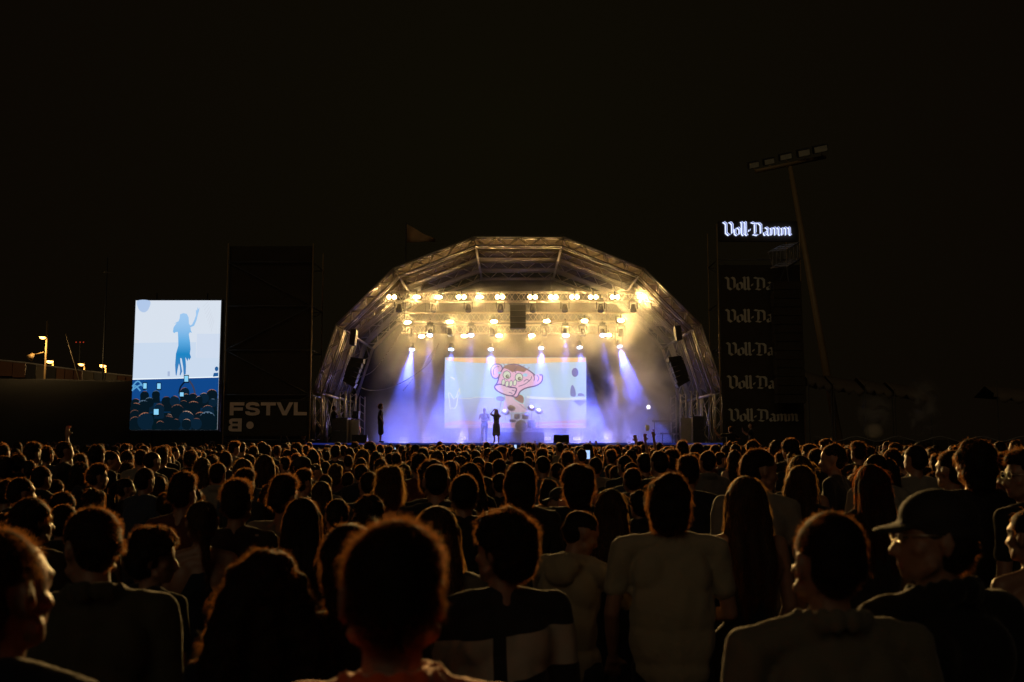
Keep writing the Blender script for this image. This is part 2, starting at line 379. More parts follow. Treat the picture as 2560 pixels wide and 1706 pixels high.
# hanging centre box
p = D(1190, 702, 49.2); q = D(1208, 756, 49.2); w = q.x-p.x
t = thing('hanging_speaker', 'dark centre speaker box hanging below the foremost truss', 'speaker', (p.x, 49.2, q.z))
mb = MB(); h = p.z-q.z
for i in range(4):
    z0 = h*i/4; mb.box((-w, -.25, z0+.01), (w, .35, z0+h/4-.01))
mb.build('cabinet', M['black'], t)
mb = MB(); mb.box((-w*1.1, -.2, h), (w*1.1, .3, h+.05)); mb.tube((-w*.6, 0, h), (-w*.2, 0, h+.35), .015); mb.tube((w*.6, 0, h), (w*.2, 0, h+.35), .015); mb.build('hanging_frame', M['alu_dark'], t)

# ------------------------------------------------------------------ LED wall with its drawing
def cat_rom(pts, n=6, closed=True):
    out = []; N = len(pts)
    for i in range(N if closed else N-1):
        g = lambda k: np.array(pts[k % N] if closed else pts[max(0, min(N-1, k))], float)
        a, b, c, d = g(i-1), g(i), g(i+1), g(i+2)
        for j in range(n):
            t = j/n; out.append(tuple(.5*((2*b)+(-a+c)*t+(2*a-5*b+4*c-d)*t*t+(-a+3*b-3*c+d)*t**3)))
    if not closed: out.append(tuple(pts[-1]))
    return out
class Drawing:
    """flat printed or lit shapes stacked 2 mm apart on a vertical panel"""
    def __init__(s, fmap): s.mb = MB(); s.k = 0; s.f = fmap; s.mats = []
    def mi(s, m):
        if m not in s.mats: s.mats.append(m)
        return s.mats.index(m)
    def poly(s, pts, m, smooth=False, n=5):
        if smooth: pts = cat_rom(pts, n)
        s.k += 1; v2 = [Vector((*s.f(x, y), 0)) for x, y in pts]
        tr = tessellate_polygon([v2]); fs = []
        for a, b, c in tr:
            A, B, C = v2[a], v2[b], v2[c]; cr_z = (B-A).x*(C-A).y-(B-A).y*(C-A).x
            fs.append((a, b, c) if cr_z > 0 else (a, c, b))
        s.mb.add([(p.x, -.0015*s.k, p.y) for p in v2], fs, s.mi(m))
    def line(s, pts, w, m, smooth=True, closed=False):
        if smooth: pts = cat_rom(pts, 5, closed)
        elif closed: pts = list(pts)+[pts[0]]
        if smooth and closed: pts.append(pts[0])
        s.k += 1; L = []; R = []
        for i, p in enumerate(pts):
            a = np.array(pts[max(0, i-1)], float); b = np.array(pts[min(len(pts)-1, i+1)], float); d = b-a; d = d/(np.linalg.norm(d)+1e-9); nn = np.array((-d[1], d[0]))*w/2
            L.append(np.array(p)+nn); R.append(np.array(p)-nn)
        vs = [(*[s.f(*q)[0]], -.0015*s.k, s.f(*q)[1]) for q in L] + [(*[s.f(*q)[0]], -.0015*s.k, s.f(*q)[1]) for q in R]; n = len(L)
        s.mb.add(vs, [(i, i+1, n+i+1, n+i) for i in range(n-1)], s.mi(m))
    def ell(s, cx, cy, rx, ry, m, rot=0, n=20):
        s.poly([(cx+rx*cos(2*pi*i/n)*cos(rot)-ry*sin(2*pi*i/n)*sin(rot), cy+rx*cos(2*pi*i/n)*sin(rot)+ry*sin(2*pi*i/n)*cos(rot)) for i in range(n)], m)
    def build(s, name, parent): return s.mb.build(name, s.mats, parent)
E = {}
def em(r, g, b, s=1.0):
    k = (r, g, b, s)
    if k not in E: E[k] = emit('screen_colour', lin(r, g, b), s)
    return E[k]
YS = 55.0
tl = P(1112, 894, YS); br = P(1466.5, 1071, YS)
scr = thing('led_wall', 'large landscape video wall at the back of the stage', 'screen', ((tl.x+br.x)/2, YS, br.z))
SW, SH = br.x-tl.x, tl.z-br.z
mb = MB(); mb.box((-SW/2-.05, .02, -.05), (SW/2+.05, .22, SH+.05)); mb.build('cabinet', M['black'], scr)
mb = MB()
for x in (-SW/2+.3, 0, SW/2-.3): mb.box((x-.06, .06, ZD-br.z), (x+.06, .18, -.05))
mb.build('leg', M['black'], scr)
# drawing coordinates follow the picture 180..2165 x 80..1075
dr = Drawing(lambda x, y: ((x-180)/1985*SW-SW/2, (1-(y-80)/995)*SH))
B1 = em(186, 208, 232, 1.05); B2 = em(184, 194, 230, 1.0); OR = em(250, 200, 140, .95); PK = em(232, 160, 165, .9); WH = em(225, 232, 236); LAV = em(140, 140, 194, .95)
dr.poly([(180, 80), (2165, 80), (2165, 1075), (180, 1075)], B1)
dr.poly([(180, 660), (600, 640), (1000, 655), (1350, 640), (1850, 680), (2165, 670), (2165, 990), (1500, 985), (180, 975)], B2)
dr.poly([(200, 84), (2161, 84), (2161, 142), (1700, 150), (1300, 172), (900, 168), (500, 150), (250, 130), (200, 110)], OR)
dr.poly([(184, 1071), (184, 1000), (400, 962), (700, 985), (1100, 1000), (1500, 990), (1850, 970), (2161, 955), (2161, 1071)], PK)
dr.poly([(250, 1010), (500, 985), (760, 1002), (600, 1020)], em(240, 175, 150)); dr.line([(220, 1050), (600, 1035), (850, 1048)], 10, WH); dr.line([(1450, 1035), (1800, 1015), (2150, 1020)], 12, WH)
dr.line([(390, 655), (530, 660), (640, 640), (860, 650)], 9, WH); dr.line([(1330, 640), (1500, 652), (1850, 665), (2160, 655)], 34, WH)
dr.ell(2008, 292, 47, 64, em(122, 118, 180)); dr.poly([(1940, 600), (1950, 500), (1975, 470), (2010, 540), (2015, 625), (1965, 632)], LAV, True)
dr.poly([(2040, 625), (2050, 590), (2090, 583), (2130, 600), (2140, 628)], em(140, 140, 195)); dr.poly([(1990, 690), (2155, 690), (2140, 720), (2080, 760), (2050, 750)], LAV, True)
dr.line([(235, 580), (262, 585), (310, 670), (345, 640), (370, 560), (390, 515), (398, 600), (372, 610), (350, 760), (320, 800), (285, 790), (262, 810), (250, 700), (235, 580)], 12, em(235, 238, 210), smooth=False)
dr.line([(262, 355), (290, 375), (280, 360), (315, 385), (318, 400)], 16, em(235, 238, 210), smooth=False)
# a loose pink doodle
PI_ = em(236, 188, 216); PI2 = em(232, 196, 216); OL = em(104, 74, 124); BRN = em(158, 118, 104); IV = em(222, 226, 205); TQ = em(175, 225, 228)
def blob(pts, m, ol=OL, w=17): dr.poly(pts, m, True); dr.line(pts, w, ol, closed=True)
blob([(1000, 760), (1020, 620), (1090, 560), (1240, 600), (1300, 760), (1360, 850), (1000, 850)], PI2, em(170, 215, 225), 10)
blob([(1150, 650), (1230, 600), (1290, 640), (1280, 730), (1200, 700)], BRN, TQ, 10); blob([(900, 640), (960, 620), (1030, 650), (1000, 700), (910, 690)], LAV, TQ, 10)
blob([(840, 340), (830, 240), (880, 180), (960, 185), (990, 250), (960, 330), (900, 380)], PI_, em(95, 90, 165))
blob([(920, 430), (960, 300), (1040, 200), (1180, 180), (1320, 240), (1410, 300), (1460, 340), (1545, 330), (1540, 420), (1460, 480), (1330, 510), (1240, 560), (1190, 640), (1080, 610), (930, 560), (880, 500)], PI_)
blob([(880, 490), (960, 460), (1090, 500), (1185, 520), (1150, 610), (1060, 615), (930, 560)], PI2)
dr.poly([(1000, 230), (1040, 190), (1150, 185), (1260, 215), (1340, 250), (1290, 290), (1200, 270), (1130, 290), (1060, 245)], BRN)
for x, y, dx in ((1030, 200, -25), (1080, 190, -6), (1145, 188, 4), (1205, 200, 16), (1270, 225, 30), (1330, 250, 40)): dr.line([(x, y+10), (x+dx, y-32)], 9, BRN, smooth=False)
for cx, cy in ((1052, 330), (1222, 362)):
    dr.ell(cx, cy, 58, 62, OL); dr.ell(cx, cy, 50, 54, IV); dr.ell(cx+8, cy+20, 26, 26, em(125, 120, 100)); dr.ell(cx+16, cy+14, 9, 9, IV)
for i, (cx, cy) in enumerate(((1003, 430), (1055, 455), (1110, 450), (1165, 440))): dr.ell(cx, cy, 27, 46, OL, .15); dr.ell(cx, cy, 21, 39, IV, .15)
for cx, cy in ((1330, 430), (1385, 375), (1480, 345)): dr.ell(cx, cy, 34, 30, PI2)
for q in ([(870, 330), (865, 260), (900, 215), (945, 215)], [(1180, 300), (1160, 260), (1190, 225)], [(1215, 490), (1300, 460), (1380, 400), (1400, 350)], [(1290, 420), (1330, 395), (1370, 410)], [(1420, 330), (1440, 370), (1430, 410)], [(1470, 330), (1500, 370), (1480, 420)], [(1120, 540), (1170, 560)], [(1080, 570), (1130, 590)], [(960, 780), (975, 700), (1010, 690)], [(1110, 760), (1130, 830), (1180, 790)], [(1230, 740), (1290, 790), (1350, 820)]): dr.line(q, 9, OL)
dr.ell(950, 300, 26, 18, em(170, 210, 238)); dr.ell(1310, 330, 34, 24, em(170, 210, 238))
dr.build('picture', scr)

# ------------------------------------------------------------------ tall side screen
def quad_screen():
    Y = 45.0; a = P(339.6, 751.6, Y); b = P(553, 749, Y); c = P(547.7, 1075, Y); d = P(333.4, 1075.5, Y)
    w = (b.x-a.x); h = a.z-c.z; t = thing('side_screen', 'tall portrait video screen showing a singer above a crowd', 'screen', ((a.x+b.x)/2, Y, c.z))
    mb = MB(); mb.box((-w/2-.06, .02, -.06), (w/2+.06, .3, h+.06)); mb.build('cabinet', M['black'], t)
    mb = MB()
    for s in (-1, 1):
        truss(mb, (s*w*.3, .5, -c.z), (s*w*.3, .5, h+.4), .35)
    mb.build('support_truss', M['alu_dark'], t, True)
    S = Drawing(lambda x, y: ((x-(88-28*(y-46)/1457))/958*w-w/2, (1-(y-46)/1457)*h)); k = 1.12
    S.poly([(88, 46), (1046, 46), (1018, 1503), (60, 1503)], em(205, 214, 226, k))
    S.poly([(79, 530), (770, 520), (770, 690), (1028, 690), (1024, 910), (70, 935)], em(192, 207, 226, k)); S.poly([(780, 425), (1036, 425), (1028, 700), (775, 700)], em(196, 208, 226, k))
    S.poly([(105, 50), (245, 50), (235, 140), (185, 182), (125, 150)], em(168, 190, 222, k), True)
    for i in range(8): S.line([(900+10*i, 60+i*30), (840+14*i, 120+i*40)], 7, em(198, 206, 218, k), smooth=False)
    S.line([(70, 938), (500, 930), (1024, 912)], 12, em(235, 245, 250, k), smooth=False)
    S.poly([(71, 944), (1029, 918), (1018, 1503), (61, 1503)], em(16, 70, 136))
    S.poly([(66, 1200), (1024, 1150), (1018, 1503), (61, 1503)], em(8, 42, 72)); S.poly([(64, 1330), (1022, 1290), (1018, 1503), (61, 1503)], em(3, 22, 30))
    for cx, cy in ((100, 1010), (130, 960), (170, 1000)): S.line([(70, cy+60), (cx, cy), (cx+60, cy+60)], 16, em(90, 160, 210))
    sil = [(590, 205), (625, 192), (665, 200), (685, 240), (690, 310), (705, 332), (725, 322), (750, 270), (768, 215), (766, 150), (780, 165), (783, 122), (792, 150), (805, 122), (802, 165), (792, 195), (775, 270), (748, 335), (708, 352), (712, 390), (725, 412), (700, 410), (690, 430), (705, 520), (712, 600), (705, 650)]
    sil2 = [(550, 650), (575, 560), (572, 470), (567, 405), (545, 405), (525, 420), (512, 400), (520, 350), (552, 305), (522, 312), (575, 282), (585, 250)]
    gm = emit('screen_silhouette', (1, 1, 1), k); gn = gm.node_tree.nodes; gl = gm.node_tree.links; gt = gn.new('ShaderNodeTexCoord'); gs = gn.new('ShaderNodeSeparateXYZ'); gr = gn.new('ShaderNodeValToRGB')
    gl.new(gt.outputs['Object'], gs.inputs[0]); gl.new(maprange(gn, gl, gs.outputs['Z'], h*.40, h*.90, 0, 1), gr.inputs[0]); gl.new(gr.outputs[0], gn['Emission'].inputs[0])
    gr.color_ramp.elements[0].color = (*lin(60, 120, 180), 1); gr.color_ramp.elements[1].color = (*lin(150, 190, 228), 1); e_ = gr.color_ramp.elements.new(.3); e_.color = (*lin(26, 125, 185), 1); e_ = gr.color_ramp.elements.new(.6); e_.color = (*lin(90, 162, 214), 1)
    low = [(718, 690), (700, 725), (690, 700), (680, 735), (668, 712), (655, 690), (664, 790), (662, 880), (640, 892), (632, 800), (615, 705), (598, 700), (600, 740), (612, 800), (622, 850), (603, 897), (594, 888), (600, 850), (596, 800), (585, 760), (570, 830), (560, 898), (550, 890), (542, 780)]
    S.poly(sil+low+sil2, gm)
    S.poly([(460, 850), (485, 850), (485, 905), (460, 905)], em(160, 175, 205, k)); S.ell(1005, 822, 20, 26, em(30, 90, 150)); S.poly([(975, 868), (1024, 865), (1023, 905), (965, 910)], em(30, 90, 150))
    rim = em(158, 104, 80); rim2 = em(84, 108, 130); dk = em(6, 22, 32); dk2 = em(9, 32, 50)
    S.line([(590, 1100), (610, 1020), (670, 950)], 18, em(8, 24, 44)); S.line([(770, 1100), (745, 1020), (700, 950)], 18, em(60, 60, 80))
    hd = [(655, 1035, 105), (335, 1068, 90), (210, 1075, 100), (970, 1055, 125), (870, 1095, 110), (100, 1160, 110), (265, 1145, 105), (455, 1135, 110), (545, 1128, 110), (670, 1105, 115), (750, 1100, 110), (200, 1178, 140), (380, 1215, 110), (120, 1208, 130), (820, 1130, 80), (650, 1180, 100), (1000, 1160, 90), (580, 1225, 150), (760, 1190, 160), (485, 1330, 90), (920, 1235, 140), (230, 1320, 145), (110, 1285, 110), (840, 1310, 140), (685, 1300, 170), (100, 1362, 125), (790, 1395, 90), (485, 1428, 145), (235, 1438, 180), (690, 1445, 110), (570, 1475, 110), (920, 1408, 190), (800, 1452, 120), (400, 1470, 90)]
    for i, (x, y, ww) in enumerate(hd):
        r = ww/2; cy = y+r*1.0; x = min(max(x, 72+r*.75), 1008-r*.8); bot = 1497
        S.poly([(x-r*.9, min(cy, bot)), (x+r*.9, min(cy, bot)), (x+r*1.05, min(cy+r*2, bot)), (x-r*1.05, min(cy+r*2, bot))] if cy < bot-8 else [(x-r*.9, bot-4), (x+r*.9, bot-4), (x, bot)], dk2 if i % 3 == 0 else dk)
        yc = min(cy, bot-r); S.ell(x, yc, r, r*1.08, dk if i % 4 else dk2)
        h_ = (i*37 % 11)/11; a0, a1 = radians(195+60*h_), radians(300+45*((i*53 % 7)/7)); th = .09+.13*((i*29 % 5)/5); N_ = 14
        oo = [(x+r*cos(a0+(a1-a0)*q/N_), yc+r*1.08*sin(a0+(a1-a0)*q/N_)) for q in range(N_+1)]
        ii_ = [(x+r*(1-th*sin(pi*q/N_)*(.7+.5*sin(q*2.1+i)))*cos(a0+(a1-a0)*q/N_), yc+r*1.08*(1-th*sin(pi*q/N_)*(.7+.5*sin(q*2.1+i)))*sin(a0+(a1-a0)*q/N_)) for q in range(N_, -1, -1)]
        S.poly(oo+ii_[1:-1], [rim, rim2, em(110, 74, 60), rim, em(190, 150, 128)][i % 5])
    for x, y, a, b in ((225, 1015, 36, 60), (380, 1018, 38, 62), (683, 935, 42, 66), (355, 1305, 52, 62), (635, 1110, 40, 44)):
        S.poly([(x-a/2-7, y-b/2-9), (x+a/2+7, y-b/2-9), (x+a/2+7, y+b/2+14), (x-a/2-7, y+b/2+14)], em(4, 10, 20)); S.poly([(x-a/2, y-b/2), (x+a/2, y-b/2), (x+a/2, y+b/2), (x-a/2, y+b/2)], em(130, 200, 235, k))
    S.build('picture', t)
quad_screen()
# ------------------------------------------------------------------ left banner tower: FSTVL and the turned B
def arc(cx, cy, r, a0, a1, n=8, ry=None):
    ry = ry or r; return [(cx+r*cos(radians(a0+(a1-a0)*i/n)), cy+ry*sin(radians(a0+(a1-a0)*i/n))) for i in range(n+1)]
def wide(ch):
    t = .27
    if ch == 'F': return 1.18, [[(0, 0), (.3, 0), (.3, .36), (1.02, .36), (1.02, .6), (.3, .6), (.3, .75), (1.12, .75), (1.12, 1), (0, 1)]]
    if ch == 'T': return 1.2, [[(.43, 0), (.73, 0), (.73, .75), (1.16, .75), (1.16, 1), (0, 1), (0, .75), (.43, .75)]]
    if ch == 'V': return 1.36, [[(.5, 0), (.82, 0), (1.32, 1), (1.0, 1), (.66, .3), (.32, 1), (0, 1)]]
    if ch == 'L': return 1.05, [[(0, 0), (1.02, 0), (1.02, .25), (.3, .25), (.3, 1), (0, 1)]]
    if ch == 'S': return 1.22, [[(.02, .3), (.04, .16), (.14, .05), (.32, 0), (.58, -.02), (.85, 0), (1.04, .06), (1.14, .16), (1.16, .3), (1.1, .44), (.95, .53), (.7, .57), (.42, .62), (.34, .68), (.42, .76), (.58, .78), (.76, .76), (.82, .7), (1.12, .7), (1.08, .86), (.94, .97), (.6, 1.02), (.28, .99), (.1, .88), (.04, .72), (.1, .54), (.26, .45), (.5, .41), (.76, .37), (.86, .3), (.76, .23), (.58, .21), (.4, .23), (.33, .31)]]
    if ch == 'B': return 1.1, [[(.05, 0), (.75, 0), (.95, .04), (1.04, .16), (1.02, .4), (.86, .52), (.98, .62), (1.02, .82), (.92, .96), (.72, 1), (.05, 1)]]
def tower_frame(t, x0, x1, z1, depth, lift=2.0, r=.03):
    for x in (x0, x1):
        for y in (0, depth):
            mb = MB(); mb.tube((x, y, 0), (x, y, z1), r, n=8); mb.build('standard', M['pole'], t, True)
    n = int(z1/lift)
    for y in (0, depth):
        mb = MB()
        for i in range(1, n+1): mb.tube((x0, y, i*lift), (x1, y, i*lift), r*.8, n=6)
        for i in range(n): mb.tube((x0 if i % 2 else x1, y, i*lift), (x1 if i % 2 else x0, y, (i+1)*lift), r*.7, n=6)
        mb.build('ledger', M['alu_dark'], t, True)
    mb = MB()
    for x in (x0, x1):
        for i in range(1, n+1): mb.tube((x, 0, i*lift), (x, depth, i*lift), r*.8, n=6)
    mb.build('transom', M['alu_dark'], t, True)
YT = 44.4
a = D(525, 560, YT); b = D(720, 560, YT); x0, x1, zt = a.x, b.x, a.z
t = thing('banner_tower', 'tall scaffold tower wrapped in black scrim with FSTVL lettering', 'tower', ((x0+x1)/2, YT, 0))
hw = (x1-x0)/2; tower_frame(t, -hw, hw, zt, 2.4)
def ripple_sheet(name, x0, x1, z0, z1, y, m, parent, amp=.05, nx=24, nz=30, seed=0):
    vs = []; fs = []
    for j in range(nz+1):
        for i in range(nx+1):
            x = x0+(x1-x0)*i/nx; z = z0+(z1-z0)*j/nz
            e = min(1, 4*min(i/nx, 1-i/nx))
            vs.append((x, y+amp*e*noise.noise(Vector((x*.7+seed, 3.1*seed, z*.35))), z))
    for j in range(nz):
        for i in range(nx): q = j*(nx+1)+i; fs.append((q, q+1, q+nx+2, q+nx+1))
    me = bpy.data.meshes.new(name); me.from_pydata(vs, [], fs); o = mesh_obj(name, me, m, parent, True)
    s = o.modifiers.new('thick', 'SOLIDIFY'); s.thickness = .008; return o
zc = D(600, 918, YT).z
ripple_sheet('scrim', -hw+.04, hw-.04, zc, zt-.1, .12, M['scrim'], t, seed=1)
zb0 = D(600, 1003, YT).z
ripple_sheet('banner', -hw+.04, hw-.04, zb0, zc-.03, -.08, M['scrim'], t, amp=.02, seed=2)
fx = lambda px: D(px, 940, YT).x-(x0+x1)/2
dr = Drawing(lambda x, y: (x, y))
S1 = M['letters2']; zl0, zl1 = D(600, 955, YT).z, D(600, 925, YT).z; H = zl1-zl0; X = fx(530); tot = sum(wide(c)[0] for c in 'FSTVL'); sc = (fx(707)-X)/(tot-.03)
for ch in 'FSTVL':
    w, pl = wide(ch)
    for p in pl: dr.poly([(X+u*sc, zl0+v*H) for u, v in p], S1)
    X += w*sc
zl0, zl1 = D(600, 992, YT).z, D(600, 962, YT).z; H = zl1-zl0; X = fx(528); wB = fx(560)-X
w, pl = wide('B')
dr.poly([(X+wB*(1-u/1.05), zl0+v*H) for u, v in pl[0]][::-1], S1)
for z0, z1 in ((.22, .40), (.60, .76)): dr.poly([(X+wB*.28, zl0+z0*H), (X+wB*.68, zl0+z0*H), (X+wB*.68, zl0+z1*H), (X+wB*.28, zl0+z1*H)], M['scrim'])
dr.ell(fx(577.5), (zl0+zl1)/2-.02*H, fx(586)-fx(577.5), fx(586)-fx(577.5), S1)
lt = dr.build('lettering', t); lt.location.y = -.14
# PA line array inside and a frame above
mb = MB()
for i in range(9): mb.box((-hw+.5, .4, zt-1.6-i*.42), (-hw+1.9, 1.1, zt-1.22-i*.42))
mb.build('line_array', M['black'], t)
# wing platform with the few things seen under the banner
p = D(620, 1000, 45.9); t = thing('wing_platform', 'low dark wing platform under the FSTVL tower', 'platform', (p.x, 47.2, 0))
mb = MB(); mb.box((-1.9, -1.1, ZD-.14), (1.75, 1.2, ZD-.02)); mb.build('deck', M['case'], t)
for sx_ in (-1.8, 0, 1.65):
    for sy_ in (-1, 1.1): mb = MB(); mb.tube((sx_, sy_, 0), (sx_, sy_, ZD-.145), .04, n=6); mb.build('leg', M['alu_dark'], t)
p = P(758, 1089, 46.6); t = thing('drum', 'narrow orange drum standing on the left wing platform', 'drum', (p.x, 46.6, ZD-.02))
mb = MB(); mb.tube((0, 0, 0), (0, 0, .62), .10, n=16); mb.tube((0, 0, .62), (0, 0, .66), .105, n=16); mb.build('body', mat('drum_paint', (.42, .17, .05), .5, var=.2), t, True)
p = P(712, 1085, 46.8); t = thing('cymbal_rack', 'pale bent tube stand left of the orange drum', 'stand', (p.x, 46.8, ZD-.02))
mb = MB(); mb.path([(-.22, 0, 0), (-.1, 0, .62), (-.3, 0, .66)], .025); mb.path([(.25, 0, 0), (0, 0, .5), (-.05, 0, .55)], .022); mb.build('tube', M['case_side'], t, True)
# ------------------------------------------------------------------ broad-nib gothic lettering
GL = {
 'V': (.60, [[(-.06, .99), (.02, .93), (.10, .86), (.10, .2), (.27, .03), (.30, .06)], [(.27, .03), (.48, .2), (.48, .80), (.40, .93), (.30, .98)]]),
 'o': (.42, [[(.20, .60), (.04, .50), (.04, .13), (.17, .02)], [(.20, .60), (.33, .47), (.33, .13), (.17, .02)]]),
 'l': (.22, [[(.0, 1.0), (.06, .93), (.06, .12), (.15, .02)]]),
 '-': (.24, [[(.01, .36), (.12, .44)], [(.05, .32), (.08, .46)]]),
 'D': (.68, [[(-.04, .97), (.10, .90), (.42, .90), (.54, .76), (.54, .18), (.32, .02), (.05, .10)], [(.18, .84), (.18, .22), (.12, .12)]]),
 'a': (.45, [[(.03, .53), (.15, .60), (.28, .50), (.28, .10), (.38, .02)], [(.28, .36), (.05, .25), (.05, .10), (.13, .02), (.26, .10)]]),
 'm': (.66, [[(.0, .55), (.06, .50), (.06, .04)], [(.06, .48), (.19, .60), (.28, .50), (.28, .04)], [(.28, .48), (.41, .60), (.50, .50), (.50, .10), (.58, .02)]]),
}
def gothic(dr, text, x, z, h, wtot, m, nib=.175, clip=None):
    tot = sum(GL[c][0] for c in text); sx = wtot/tot; ca = radians(38); nx, nz = cos(ca)*nib/2, sin(ca)*nib/2*.9
    for c in text:
        adv, strokes = GL[c]
        for s in strokes:
            for a, b in zip(s, s[1:]):
                q = [(a[0]-nx, a[1]-nz), (a[0]+nx, a[1]+nz), (b[0]+nx, b[1]+nz), (b[0]-nx, b[1]-nz)]
                dr.poly([(x+u*sx, z+v*h) for u, v in q], m)
        x += adv*sx
YR = 45.2
a = D(1647, 515, YR); b = D(1836, 515, YR); x0, x1, zt = a.x, b.x, a.z; xc = (x0+x1)/2; hw = (x1-x0)/2
t = thing('advertising_tower', 'tall black banner tower with a glowing white gothic sign on top', 'tower', (xc, YR, 0))
tower_frame(t, -hw, hw, zt, 2.2, lift=2.05)
zb = D(1700, 610, YR).z
ripple_sheet('banner', -hw+.05, hw-.05, 1.2, zb, -.07, M['scrim'], t, amp=.015, seed=4)
gx = lambda px, py: D(px, py, YR).x-xc
for i, (xl, xr, y0, y1) in enumerate(((1668, 1826, 638, 668), (1669, 1827, 712, 742), (1671, 1829, 788, 818), (1673, 1831, 864, 894), (1676, 1833, 940, 969))):
    dr = Drawing(lambda x, y: (x, y)); z0, z1 = D(1700, y1, YR).z, D(1700, y0, YR).z
    gothic(dr, 'Voll-Damm', gx(xl, y0), z0, (z1-z0), gx(xr, y0)-gx(xl, y0), M['letters'])
    o = dr.build('lettering', t); o.location.y = -.10
z0, z1 = D(1700, 543, YR).z, D(1700, 511, YR).z
mb = MB(); mb.box((-hw+.08, -.02, z0-.25), (hw-.08, .1, z1+.05)); mb.build('sign_board', M['scrim'], t)
dr = Drawing(lambda x, y: (x, y)); gothic(dr, 'Voll-Damm', gx(1664, 520), z0, z1-z0, gx(1818, 520)-gx(1664, 520), emit('neon_white', (.62, .70, 1), 1.5), nib=.20)
o = dr.build('neon_outline', t); o.location.y = -.05
dr = Drawing(lambda x, y: (x, y)); gothic(dr, 'Voll-Damm', gx(1664, 520), z0, z1-z0, gx(1818, 520)-gx(1664, 520), emit('neon_inside', (.10, .13, .40), 1.0), nib=.07)
o = dr.build('letter_face', t); o.location.y = -.12
# line array hung in front of the banner, wrapped in scrim, with its truss bracket
p0 = D(1774, 648, 44.2); p1 = D(1846, 928, 44.2)
t = thing('speaker_array', 'long dark wrapped speaker array hanging before the gothic lettered banner', 'speaker', ((p0.x+p1.x)/2, 44.0, p1.z))
w = (p1.x-p0.x)/2; h = p0.z-p1.z; mb = MB(); n = 14
for i in range(n):
    z0 = h*i/n; c = .25*(1-i/n)**2; mb.box((-w, -.02-c, z0+.012), (w, .55-c, z0+h/n-.012))
mb.build('cabinet', M['scrim'], t)
mb = MB(); mb.tube((w*.1, 0, h), (w*.1, .3, h+.9), .02); mb.tube((-w*.5, 0, h), (w*.1, .3, h+.9), .012); mb.build('hanging_chain', M['alu_dark'], t)
a = D(1779, 580, 44.2); b = D(1836, 585, 44.2)
t = thing('truss_bracket', 'slanted grey truss bracket jutting out below the glowing sign', 'truss', ((a.x+b.x)/2, 44.2, a.z))
mb = MB(); L = (b.x-a.x)/2; truss(mb, (-L, -.5, -.42), (L, 1.0, .25), .72, r=.03, rd=.016, step=.5); mb.build('truss_beam', M['wire'], t, True)

# ------------------------------------------------------------------ leaning floodlight mast
YM = 62
base = D(1900, 860, YM); top = D(1815, 383, YM); dirv = (top-base).normalized(); base = top - dirv*(top.z/dirv.z)
t = thing('floodlight_mast', 'tall leaning steel mast with five unlit floodlights on a crossbar', 'floodlight', base)
mb = MB(); mb.tube((0, 0, 0), top-base, .28, .14, n=12); mb.build('mast', M['pole'], t, True)
cl, cr_ = D(1737, 394, YM-.8)-base, D(1896, 361, YM+.8)-base
mb = MB(); mb.tube(cl, cr_, .13, n=10); mb.build('crossbar', M['pole'], t, True)
for i, (x, y, w, h) in enumerate(((1733, 380, 26, 15), (1768, 372, 26, 15), (1806, 361, 30, 15), (1848, 352, 30, 17), (1886, 343, 34, 17))):
    c = D(x, y, YM-.2)-base; k = .0272; mb = MB(); R = Matrix.Rotation(radians(-12), 4, 'Y') @ Matrix.Rotation(radians(24), 4, 'X'); T = Matrix.Translation(c) @ R
    mb.box((-w*k/2, 0, -h*k/2), (w*k/2, .35, h*k/2), M=T); f = mb.build('floodlight_head', M['alu_dark'], t)
    mb = MB(); mb.box((-w*k/2+.05, -.015, -h*k/2+.05), (w*k/2-.05, -.003, h*k/2-.05), M=T); mb.build('glass', mat('flood_glass', (.85, .72, .52), .3, var=.4, scale=3), f)
    mb = MB(); mb.tube(c+Vector((0, .1, -h*k/2)), cl.lerp(cr_, .02+i*.24), .03, n=6); mb.build('bracket', M['pole'], f)

# ------------------------------------------------------------------ left bank, wall and street lamps
def sheet(name, pts_top, Yd, zbot, m, label=None, cat=None, thick=.4, kind=None):
    mb = MB(); poly = [(p.x, p.z) for p in pts_top]+[(pts_top[-1].x, zbot), (pts_top[0].x, zbot)]
    mb.prism(poly, (1, 0, 0), (0, 0, 1), (0, Yd, 0), (0, thick, 0)); return tag(mb.build(name, m), label, cat, kind=kind)
vs = []; fs = []; nx, ny = 40, 10
for j in range(ny+1):
    for i in range(nx+1):
        x = -75+i*1.6; y = 52+j*4
        h = (min(1, max(0, j-.3)/5)**.8)*D(100, 862+(-x-30)*-.4, 80).z*.93
        vs.append((x, y, -.2+h*min(1, max(0, (-13-x)/9))+.25*noise.noise(Vector((x*.3, y*.3, 1)))))
for j in range(ny):
    for i in range(nx): q = j*(nx+1)+i; fs.append((q, q+1, q+nx+2, q+nx+1))
me = bpy.data.meshes.new('embankment'); me.from_pydata(vs, [], fs)
tag(mesh_obj('embankment', me, mat('bank_scrub', (.006, .005, .0035), 1, var=.5, scale=1), None, True), 'dark grassy embankment', 'hill', kind='structure')
YW = 84
t = thing('boundary_wall', 'long low sloping wall with mixed panels under the street lamps', 'wall', (0, YW, 0))
wt = [(-30, 826), (60, 835), (130, 845), (190, 853), (270, 862), (330, 868)]
